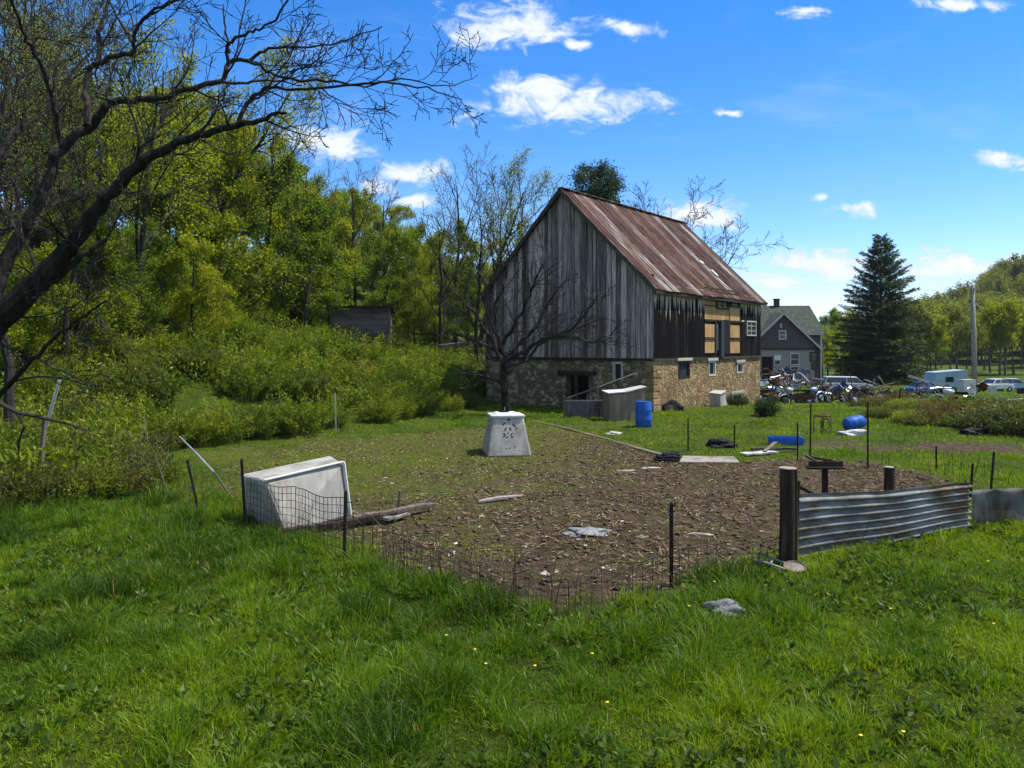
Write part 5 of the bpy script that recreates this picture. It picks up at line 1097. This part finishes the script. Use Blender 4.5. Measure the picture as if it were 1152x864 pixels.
# black hose/tyre and slab
tq = G(750,519); mb = MB()
for k, (rr_, z_, ox) in enumerate([(.30,.06,0),(.27,.13,.04),(.2,.18,.12)]): mb.tube([(ox+rr_*math.cos(a_*.35), rr_*.7*math.sin(a_*.35), z_+.02*math.sin(a_)) for a_ in range(18)], .045, 7, closed=True)
o_ = mb.build('coiled_hose', rubber, smooth=True); o_.location = tq; tag(o_, 'coil of black rubber hose at the left end of the concrete slab', 'hose')
s0, s1, s2, s3 = G(764,522), G(832,522), G(826,515.5), G(768,515)
MB().hexa([s0-Vector((0,0,.1)),s1-Vector((0,0,.1)),s2-Vector((0,0,.1)),s3-Vector((0,0,.1)),s0+Vector((0,0,.06)),s1+Vector((0,0,.05)),s2+Vector((0,0,.05)),s3+Vector((0,0,.06))]).build('concrete_slab', concrete, None, .015)
tag(bpy.data.objects['concrete_slab'], 'flat pale concrete slab at the back edge of the pen', 'slab')
kp = [G(x_, y_) for x_, y_ in ((600,474),(625,479),(655,487),(685,495),(715,504),(752,514))]; mb = MB()
for i in range(len(kp)-1): mb.bar(kp[i]+Vector((0,0,-.015)), kp[i+1]+Vector((0,0,-.015)), .20, .10, r=rb.random())
tag(mb.build('stone_kerb', kerb_m, None, .02), 'pale low kerb along the back edge of the pen leading to the slab', 'kerb')
# ------------------------------------------------------------------ around the barn wall
bq = G(724,480)
bar_ = empty('barrel', tuple(bq), 0, 'upright bright blue plastic barrel in front of the barn corner', 'barrel')
MB().lathe([(.27,0),(.29,.03),(.295,.25),(.305,.28),(.295,.31),(.295,.58),(.305,.61),(.295,.64),(.29,.86),(.27,.90),(.0001,.885)], 22).build('body', blue_pl, bar_, smooth=True)
MB().lathe([(.275,.885),(.282,.91),(.26,.915),(.25,.89)], 22).build('rim', blue_pl, bar_)
xq = G(700,473); bx_ = empty('storage_box', tuple(xq), R(8), 'tall beige weathered wooden box beside the blue barrel', 'box')
MB().hexa([(-.62,-.35,-.05),(.22,-.35,-.05),(.22,.55,-.05),(-.62,.55,-.05),(-.62,-.35,1.05),(.12,-.35,1.10),(.12,.55,1.15),(-.62,.55,1.1)]).build('body', beige, bx_, .01)
MB().hexa([(.24,-.37,-.05),(.95,-.2,-.05),(.95,.5,-.05),(.24,.5,-.05),(.10,-.37,1.12),(.85,-.2,1.30),(.85,.5,1.30),(.10,.5,1.12)]).build('side_panel', beige, bx_, .01)
MB().hexa([(-.68,-.42,1.08),(.1,-.42,1.13),(.1,.6,1.17),(-.68,.6,1.13),(-.68,-.42,1.12),(.1,-.42,1.17),(.1,.6,1.21),(-.68,.6,1.17)]).hexa([(.09,-.44,1.14),(.92,-.28,1.32),(.92,.56,1.32),(.09,.6,1.16),(.09,-.44,1.18),(.92,-.28,1.36),(.92,.56,1.36),(.09,.6,1.2)]).build('lid', white_tr, bx_)
mq = G(658,470); tr = empty('metal_pen_panel', tuple(mq), R(-4), 'low blue grey corrugated panel pen with a slanting pole before the gable', 'panel')
mb = MB(); n = 44; vs = []; fs = []
for i in range(n+1):
    x = -.82+1.64*i/n; o_ = .02*math.sin(i*1.35)
    vs += [(x, o_, .02), (x, o_, .68), (x, o_+.012, .02), (x, o_+.012, .68)]
for i in range(n): a = i*4; fs += [(a,a+4,a+5,a+1),(a+2,a+3,a+7,a+6),(a+1,a+5,a+7,a+3)]
mb.add(vs, fs, .5); mb.build('corrugated_panel', galv_b, tr)
MB().bar((-.83,-.04,0),(-.83,-.04,.74),.06).bar((.1,-.04,0),(.1,-.04,.70),.05).bar((.83,-.04,0),(.83,-.04,.70),.05).bar((-.83,-.045,.70),(.83,-.045,.70),.05).build('frame', stick, tr)
MB().tube([Vector((-.85,-.1,.74)), P(672,436,mq.y-.1)-mq, P(711,420,mq.y+1.6)-mq], .035, 7).bar(P(661,443,mq.y)-mq, (.0,-.02,.05), .05).bar((.55,.3,0),(.55,.3,1.45),.06).build('slanting_pole', wood_old, tr)
q = Vector((BX,BY,0))+bw_@Vector((tl(796)-.05,-.6,0)); gb = empty('feed_bin', (q.x,q.y,h1(q.x,q.y)), BR, 'small pale grey plastic bin against the stone barn wall', 'bin')
MB().hexa([(-.42,-.28,0),(.42,-.28,0),(.42,.3,0),(-.42,.3,0),(-.40,-.26,.62),(.24,-.26,.76),(.24,.3,.76),(-.40,.3,.66)]).build('body', white_pl, gb, .05)
MB().hexa([(-.43,-.3,.62),(.26,-.3,.76),(.26,.33,.77),(-.43,.33,.67),(-.43,-.3,.66),(.26,-.3,.8),(.26,.33,.81),(-.43,.33,.71)]).build('lid', white_tr, gb)
q = Vector((BX,BY,0))+bw_@Vector((1.2,-.35,0)); blob('rubble_mound', (q.x,q.y,h1(q.x,q.y)), (.5,.35,.32), rubber, 'dark heap against the foot of the sunlit stone wall', 'heap', 12, 3, .5)
rod('fallen_log', [P(494,389,37.5), P(520,386.5,37.6), P(546,384.5,37.8)], [.06,.08,.07], stick, 'pale peeled log jutting from the thicket beside the barn', 'log', 8)
rod('timber_prop', [P(700,424,36.6), P(704,432,36.2)], [.03,.03], wood_dark, 'short dark prop below the gable window of the barn', 'prop')
# white boards and black bits in lawn
beam('plank', GP(836,513,.05), GP(872,510,.05), .3, .05, white_tr, 'pale board lying on the lawn right of the concrete slab')
beam('plank', GP(860,512,.1), GP(873,505,.2), .1, .04, wood_old, 'grey board end tilted up beside the pale lying board')
beam('plank', GP(845,510,.12), GP(895,508,.08), .12, .06, wood_dark, 'dark board lying behind the pale board on the lawn')
blob('black_scrap', G(812,503), (.38,.25,.16), rubber, 'black plastic scrap lying on the lawn behind the slab', 'scrap', 21, 3, .9)
blob('black_scrap', G(1093,489), (.35,.25,.18), rubber, 'black and white scrap in the grass before the dark shrubs', 'scrap', 22, 3, .9)
blob('white_rag', G(690,489), (.25,.15,.08), pale_bits, 'white rag lying by the kerb', 'rag', 23, 3, .8)
lq = G(884,500); lid = empty('blue_crate', tuple(lq), R(-6), 'flat open blue plastic crate lying on the lawn', 'crate')
mb = MB(); mb.box((0,0,.04),(.9,.45,.05)); [mb.box(c_, s_) for c_, s_ in (((0,-.23,.13),(.94,.03,.2)),((0,.23,.13),(.94,.03,.2)),((-.46,0,.13),(.03,.43,.198)),((.46,0,.13),(.03,.43,.198)))]; mb.build('body', blue_pl, lid)
bq2 = G(962,487); b3 = empty('barrel', tuple(bq2), 0, 'blue plastic barrel tipped on its side in the grass before the junk', 'barrel'); b3.scale = (.8,.8,.8); rx = Matrix.Rotation(R(80),3,'Y') @ Matrix.Rotation(0,3,'Z')
MB().lathe([(.25,-.42),(.28,-.38),(.29,-.15),(.30,-.12),(.29,-.09),(.29,.15),(.30,.18),(.29,.21),(.28,.38),(.25,.42),(.0001,.40)], 20, (0.02,.15,.42), Matrix.Rotation(R(15),3,'Z') @ rx).build('body', blue_pl, b3, smooth=True)
cw = blob('white_cloth', G(956,490), (.38,.25,.16), cloth_w, 'crumpled white cloth lying against the tipped blue barrel', 'cloth', 31, 3, .8)
cq = G(925,488); ch = empty('chair_frame', tuple(cq), R(25), 'rusty old chair frame with a ring seat standing on the lawn', 'chair')
MB().tube([(.24*math.cos(a_*.42), .2*math.sin(a_*.42), .62) for a_ in range(15)], .035, 6, closed=True).build('seat_ring', rust, ch)
for s_ in ((-1,-1),(1,-1),(1,1),(-1,1)): MB().tube([(s_[0]*.20,s_[1]*.15,.62),(s_[0]*.23,s_[1]*.17,.3),(s_[0]*.20,s_[1]*.16,-.02)], .018, 5).build('leg', rust, ch)
MB().tube([(.17*math.cos(a_*.42), -.16+.01*math.sin(a_), .34+.2*math.sin(a_*.42)) for a_ in range(15)], .02, 5, closed=True).build('brace_ring', wood_old, ch)
# ------------------------------------------------------------------ utility pole
uq = G(1097,447); uq.y = uq.y; up_ = empty('utility_pole', tuple(P(1097,447,58)), 0, 'tall weathered utility pole right of the spruce', 'utility pole'); ub = Vector(up_.location)
tz = P(1094,321,58)-ub
MB().tube([(0,0,-.6),(tz.x*.5,0,tz.z*.5),(tz.x,0,tz.z)], [.21,.18,.14], 10).build('shaft', stick, up_, smooth=True)
MB().bar(P(1096,339,57.8)-ub, P(1105,350,57.8)-ub, .10, .05).bar(P(1095,324,57.8)-ub, P(1098,327,57.8)-ub, .12, .05).build('bracket', white_tr, up_)
MB().lathe([(.05,0),(.08,.1),(.05,.25)], 8, (tz.x-.25,-.05,tz.z-1.3)).build('insulator', glass, up_)
# ------------------------------------------------------------------ junk yard
def wheel(parent, c, r_, w, ax='Y', m_=rubber, rimm=chrome):
    rot = Matrix.Rotation(R(90),3,'X') if ax == 'Y' else Matrix.Rotation(R(90),3,'Y')
    o_ = MB().lathe([(r_*.6,-w/2),(r_*.95,-w/2),(r_,-w/4),(r_,w/4),(r_*.95,w/2),(r_*.6,w/2),(r_*.6,-w/2)], 20, c, rot).build('wheel', m_, parent)
    MB().lathe([(.0001,-w*.3),(r_*.2,-w*.35),(r_*.62,-w*.25),(r_*.62,w*.25),(r_*.2,w*.35),(.0001,w*.3)], 16, c, rot).build('rim', rimm, o_); return o_
def car(name, loc, rz, paint, label, s=1.0, box=False):
    root = empty(name, loc, rz, label, 'car'); L, Wd = 4.3, 1.7
    pr = [(-2.15,.35),(-2.15,.75),(-2.0,.9),(-1.0,.98),(1.15,.98),(2.0,.88),(2.15,.7),(2.15,.35)]
    if box: pr = [(-2.2,.35),(-2.2,.8),(-1.5,.95),(-1.3,.98),(2.1,.98),(2.2,.9),(2.2,.7),(2.2,.35)]
    n = len(pr); mb = MB(); vs = [(x,-Wd/2,z) for x,z in pr]+[(x,Wd/2,z) for x,z in pr]
    mb.add(vs, [tuple(range(n))[::-1], tuple(range(n,2*n))]+[(i,(i+1)%n,n+(i+1)%n,n+i) for i in range(n)]); mb.build('body', paint, root, .09)
    cab = [(-1.05,.97),(-.45,1.42),(.75,1.45),(1.45,.97)] if not box else [(-1.4,.97),(-.8,1.5),(1.9,1.52),(2.15,.97)]
    q = [(cab[0][0],-.78),(cab[3][0],-.78),(cab[3][0],.78),(cab[0][0],.78)]
    MB().hexa([(x,y,.965) for x,y in q]+[(cab[1][0],-.62,cab[1][1]),(cab[2][0],-.62,cab[2][1]),(cab[2][0],.62,cab[2][1]),(cab[1][0],.62,cab[1][1])]).build('window_glass', glass, root, .04)
    MB().hexa([(cab[1][0]-.08,-.66,cab[1][1]-.02),(cab[2][0]+.08,-.66,cab[2][1]-.02),(cab[2][0]+.08,.66,cab[2][1]-.02),(cab[1][0]-.08,.66,cab[1][1]-.02),(cab[1][0],-.6,cab[1][1]+.06),(cab[2][0],-.6,cab[2][1]+.06),(cab[2][0],.6,cab[2][1]+.06),(cab[1][0],.6,cab[1][1]+.06)]).build('roof', paint, root, .03)
    mb = MB()
    for s_ in (-1,1):
        for i in (0,): mb.bar((cab[0][0],s_*.79,.97),(cab[1][0],s_*.635,cab[1][1]),.07); mb.bar((cab[3][0],s_*.79,.97),(cab[2][0],s_*.635,cab[2][1]),.09); mb.bar((.15,s_*.79,.97),(.15,s_*.64,cab[1][1]),.06)
    mb.build('pillars', paint, root)
    for sx_ in (-1.35, 1.35):
        for sy_ in (-.8, .8): wheel(root, (sx_, sy_, .32), .32, .2)
    for s_ in (-.6,.6): MB().lathe([(.0001,0),(.1,0),(.09,.03)], 12, (-2.16, s_, .68), Matrix.Rotation(R(-90),3,'Y')).build('headlight', chrome, root)
    MB().box((-2.2,0,.45),(.08,1.6,.12)).build('bumper', chrome, root, .02); MB().box((2.2,0,.45),(.08,1.6,.12)).build('bumper', chrome, root, .02)
    root.scale = (s,s,s); return root
def gz(px, Y, d=0): x = (px-CX)*Y/F; return (x, Y, h1(x, Y)+d)
car('scrap_car', gz(952,56,.15), R(172), paint_w, 'white derelict van bodied car left of the spruce in the junk', .75, True)
car('scrap_car', gz(1118,62,.0), R(20), paint_w, 'white scrap car right of the utility pole behind the shrubs', .72)
car('scrap_car', gz(1139,64,.05), R(160), paint_b, 'pale blue scrap car at the right end of the junk', .72)
car('scrap_car', gz(1036,54,.1), R(30), paint_db, 'dark blue scrap car in front of the pale camper', .62)
cm = empty('camper_trailer', gz(1062,60,.0), R(6), 'pale blue grey box trailer right of the spruce', 'trailer')
MB().hexa([(-1.75,-.9,.45),(1.65,-.9,.45),(1.65,.9,.45),(-1.75,.9,.45),(-1.3,-.9,2.05),(1.65,-.9,2.3),(1.65,.9,2.3),(-1.3,.9,2.05)]).build('body', camper, cm, .06)
MB().bar((-1.35,-.93,2.05),(1.67,-.93,2.28),.06).bar((1.66,-.93,.45),(1.66,-.93,2.3),.05).build('edge_trim', white_tr, cm)
cm.scale = (.84,.84,.78)
MB().box((-.1,-.91,1.35),(.8,.03,.5)).build('window', glass, cm); wheel(cm, (.3,-.85,.3), .3, .2); wheel(cm, (.3,.85,.3), .3, .2)
beam('awning_beam', P(1022,423,55), P(1070,438,55), .25, .18, white_tr, 'long white beam slanting down in front of the pale trailer', 'beam')
ww = empty('chest_freezer', gz(1088,56,.1), R(5), 'white boxy freezer standing left of the utility pole', 'freezer')
MB().box((0,0,.5),(.95,.65,.95)).build('body', white_rim, ww, .03); MB().box((0,0,1.0),(.99,.69,.06)).build('lid', white_tr, ww, .01)
def motorbike(loc, rz, paint, label, tilt=0):
    root = empty('motorcycle', loc, rz, label, 'motorcycle', 'scrap motorcycles in the junk pile'); root.rotation_euler = (R(tilt), 0, rz)
    for x in (-.7,.7): wheel(root, (x,0,.32), .32, .1)
    MB().tube([(-.7,0,.32),(-.3,0,.45),(.2,0,.4),(.45,0,.85),(.7,0,.32)], .03, 6).tube([(-.7,.0,.32),(-.35,0,.75),(.4,0,.8)], .025, 6).box((.0,0,.42),(.4,.3,.32)).build('frame', steel_dark, root)
    MB().lathe([(.0001,-.28),(.1,-.24),(.17,0),(.14,.22),(.0001,.28)], 14, (.18,0,.82), Matrix.Rotation(R(85),3,'Y')).build('tank', paint, root, smooth=True)
    MB().box((-.35,0,.78),(.6,.26,.1)).build('seat', rubber, root, .03)
    MB().tube([(.38,-.36,1.02),(.46,-.15,1.0),(.46,.15,1.0),(.38,.36,1.02)], .018, 5).build('handlebar', chrome, root)
    MB().tube([(.7+.37*math.cos(a_),0,.32+.37*math.sin(a_)) for a_ in (.3,.9,1.5,2.1,2.7)], .05, 5).build('fender', paint, root); remember(root); return root
motorbike(gz(866,46,.0), R(15), paint_db, 'dark blue scrap motorcycle at the left end of the junk pile'); motorbike(gz(893,46,.0), R(-160), paint_w, 'white scrap motorcycle in the middle of the junk pile', 12)
motorbike(gz(915,47,.0), R(20), paint_b, 'pale blue scrap motorcycle leaning in the junk pile', -15); motorbike(gz(969,48,.0), R(200), rust, 'rusty scrap motorcycle before the white derelict car', 10)
motorbike(gz(880,50,.1), R(70), rust, 'rusty scrap motorcycle lying behind the white motorcycle', 25)
motorbike(gz(1073,38,.0), R(160), paint_w, 'white scrap motorcycle among the reddish shrubs', 15)
# loose scrap
GJ = 'loose scrap heaped in the junk yard'
rj = random.Random(44); jm = [(rust,'rusty brown'),(rust,'rusty brown'),(steel_dark,'dark steel'),(steel_dark,'dark steel'),(white_tr,'white painted'),(chrome,'dull silver'),(wood_old,'grey wooden'),(paint_db,'dark blue')]
for i in range(170):
    px = rj.choice([rj.uniform(856,905), rj.uniform(900,1000), rj.uniform(856,1000)]) if i < 150 else rj.uniform(1000,1150); Y = rj.uniform(45,55); b0 = Vector(gz(px, Y)); m_, nm = rj.choice(jm); kind = rj.choice(['pipe','pipe','panel','hoop','pipe'])
    z = rj.uniform(.05,1.7)*(1 if px < 915 else .6); mb = MB(); d = Vector((rj.gauss(0,1), rj.gauss(0,.6), rj.gauss(0,.6))).normalized(); L = rj.uniform(.6,1.8)
    if kind == 'pipe': mb.tube([-d*L/2, -d*L*.1+Vector((0,0,rj.uniform(-.1,.2))), d*L/2], rj.uniform(.025,.05), 6); cat = 'pipe'
    elif kind == 'panel': mb.box((0,0,0), (rj.uniform(.5,1.1), .04, rj.uniform(.3,.7)), Matrix.Rotation(rj.uniform(-1,1),3,'X') @ Matrix.Rotation(rj.uniform(-1,1),3,'Y')); cat = 'panel'
    else: mb.tube([(.32*math.cos(a_*.45), .1*math.sin(a_*.9), .32*math.sin(a_*.45)) for a_ in range(14)], .045, 6, closed=True); cat = 'hoop'
    o_ = mb.build({'pipe':'scrap_pipe','panel':'bent_sheet','hoop':'scrap_hoop'}[kind], m_); o_.location = b0+Vector((0,0,z)); tag(o_, nm+' scrap '+cat+' in the junk '+('beside the barn corner' if px < 878 else 'before the farmhouse door' if px < 905 else 'before the farmhouse corner' if px < 928 else 'around the white van' if px < 972 else 'under the spruce' if px < 1015 else 'near the pale trailer' if px < 1085 else 'near the right hand cars'), cat, GJ)
for i, px in enumerate((858,872,884,900,910,932,948,962,978,990)):
    o_ = empty('loose_tyre', gz(px, rj.uniform(45,49), .25), rj.uniform(-1,1), 'loose black tyre with its rim leaning in the junk before the farmhouse', 'tyre', 'loose tyres in the junk'); o_.rotation_euler = (rj.uniform(-.5,.5), 0, rj.uniform(-1,1)); wheel(o_, (0,0,0), .34, .16)
rod('clothes_pole', [P(908,423,70), P(908,380,70)], [.05,.05], wood_dark, 'dark pole standing before the farmhouse front', 'pole') if False else None
sh = empty('tool_shed', (0,0,0), R(6), 'small weathered grey wooden shed on the slope above the thicket', 'shed')
sx0, sx1 = P(373,0,44).x, P(438,0,44).x; zb_ = P(0,392,44).z; zt = P(0,346,44).z; cx_ = (sx0+sx1)/2; sh.location = (cx_, 44, zb_); w_ = (sx1-sx0)/2; ht = zt-zb_
mb = MB(); z = -.8
while z < ht-.05: mb.box((0, rb.uniform(-.008,.008), z+.11), (2*w_, .04, .205), r=rb.random()); mb.box((-w_, 1.2, z+.11), (.04, 2.36, .205), r=rb.random()); mb.box((w_, 1.2, z+.11), (.04, 2.36, .205), r=rb.random()); z += .215
mb.box((0,2.4,ht/2-.4),(2*w_,.04,ht+.7)); mb.build('wall', shed_m, sh)
MB().hexa([(-w_-.15,-.25,ht),(w_+.2,-.25,ht),(w_+.2,2.6,ht-.25),(-w_-.15,2.6,ht-.25),(-w_-.15,-.25,ht+.1),(w_+.2,-.25,ht+.1),(w_+.2,2.6,ht-.15),(-w_-.15,2.6,ht-.15)]).build('roof', wood_dark, sh)
MB().box((-w_,-.03,ht/2-.4),(.1,.05,ht+.8)).box((w_,-.03,ht/2-.4),(.1,.05,ht+.8)).build('corner_board', wood_old, sh)
hz_m = bpy.data.materials.new('haze_air'); hz_m.use_nodes = True; ht_ = hz_m.node_tree; ht_.nodes.clear()
ho = N(ht_, 'ShaderNodeOutputMaterial'); hv = N(ht_, 'ShaderNodeVolumePrincipled'); hv.inputs['Color'].default_value = (.78,.86,1,1); hv.inputs['Density'].default_value = .00011
ht_.links.new(hv.outputs[0], ho.inputs['Volume'])
hzb = MB().box((0, 2000, 75), (7800, 5200, 156)).build('haze', hz_m); tag(hzb, 'thin bluish air over the valley', kind='stuff')
#@@END
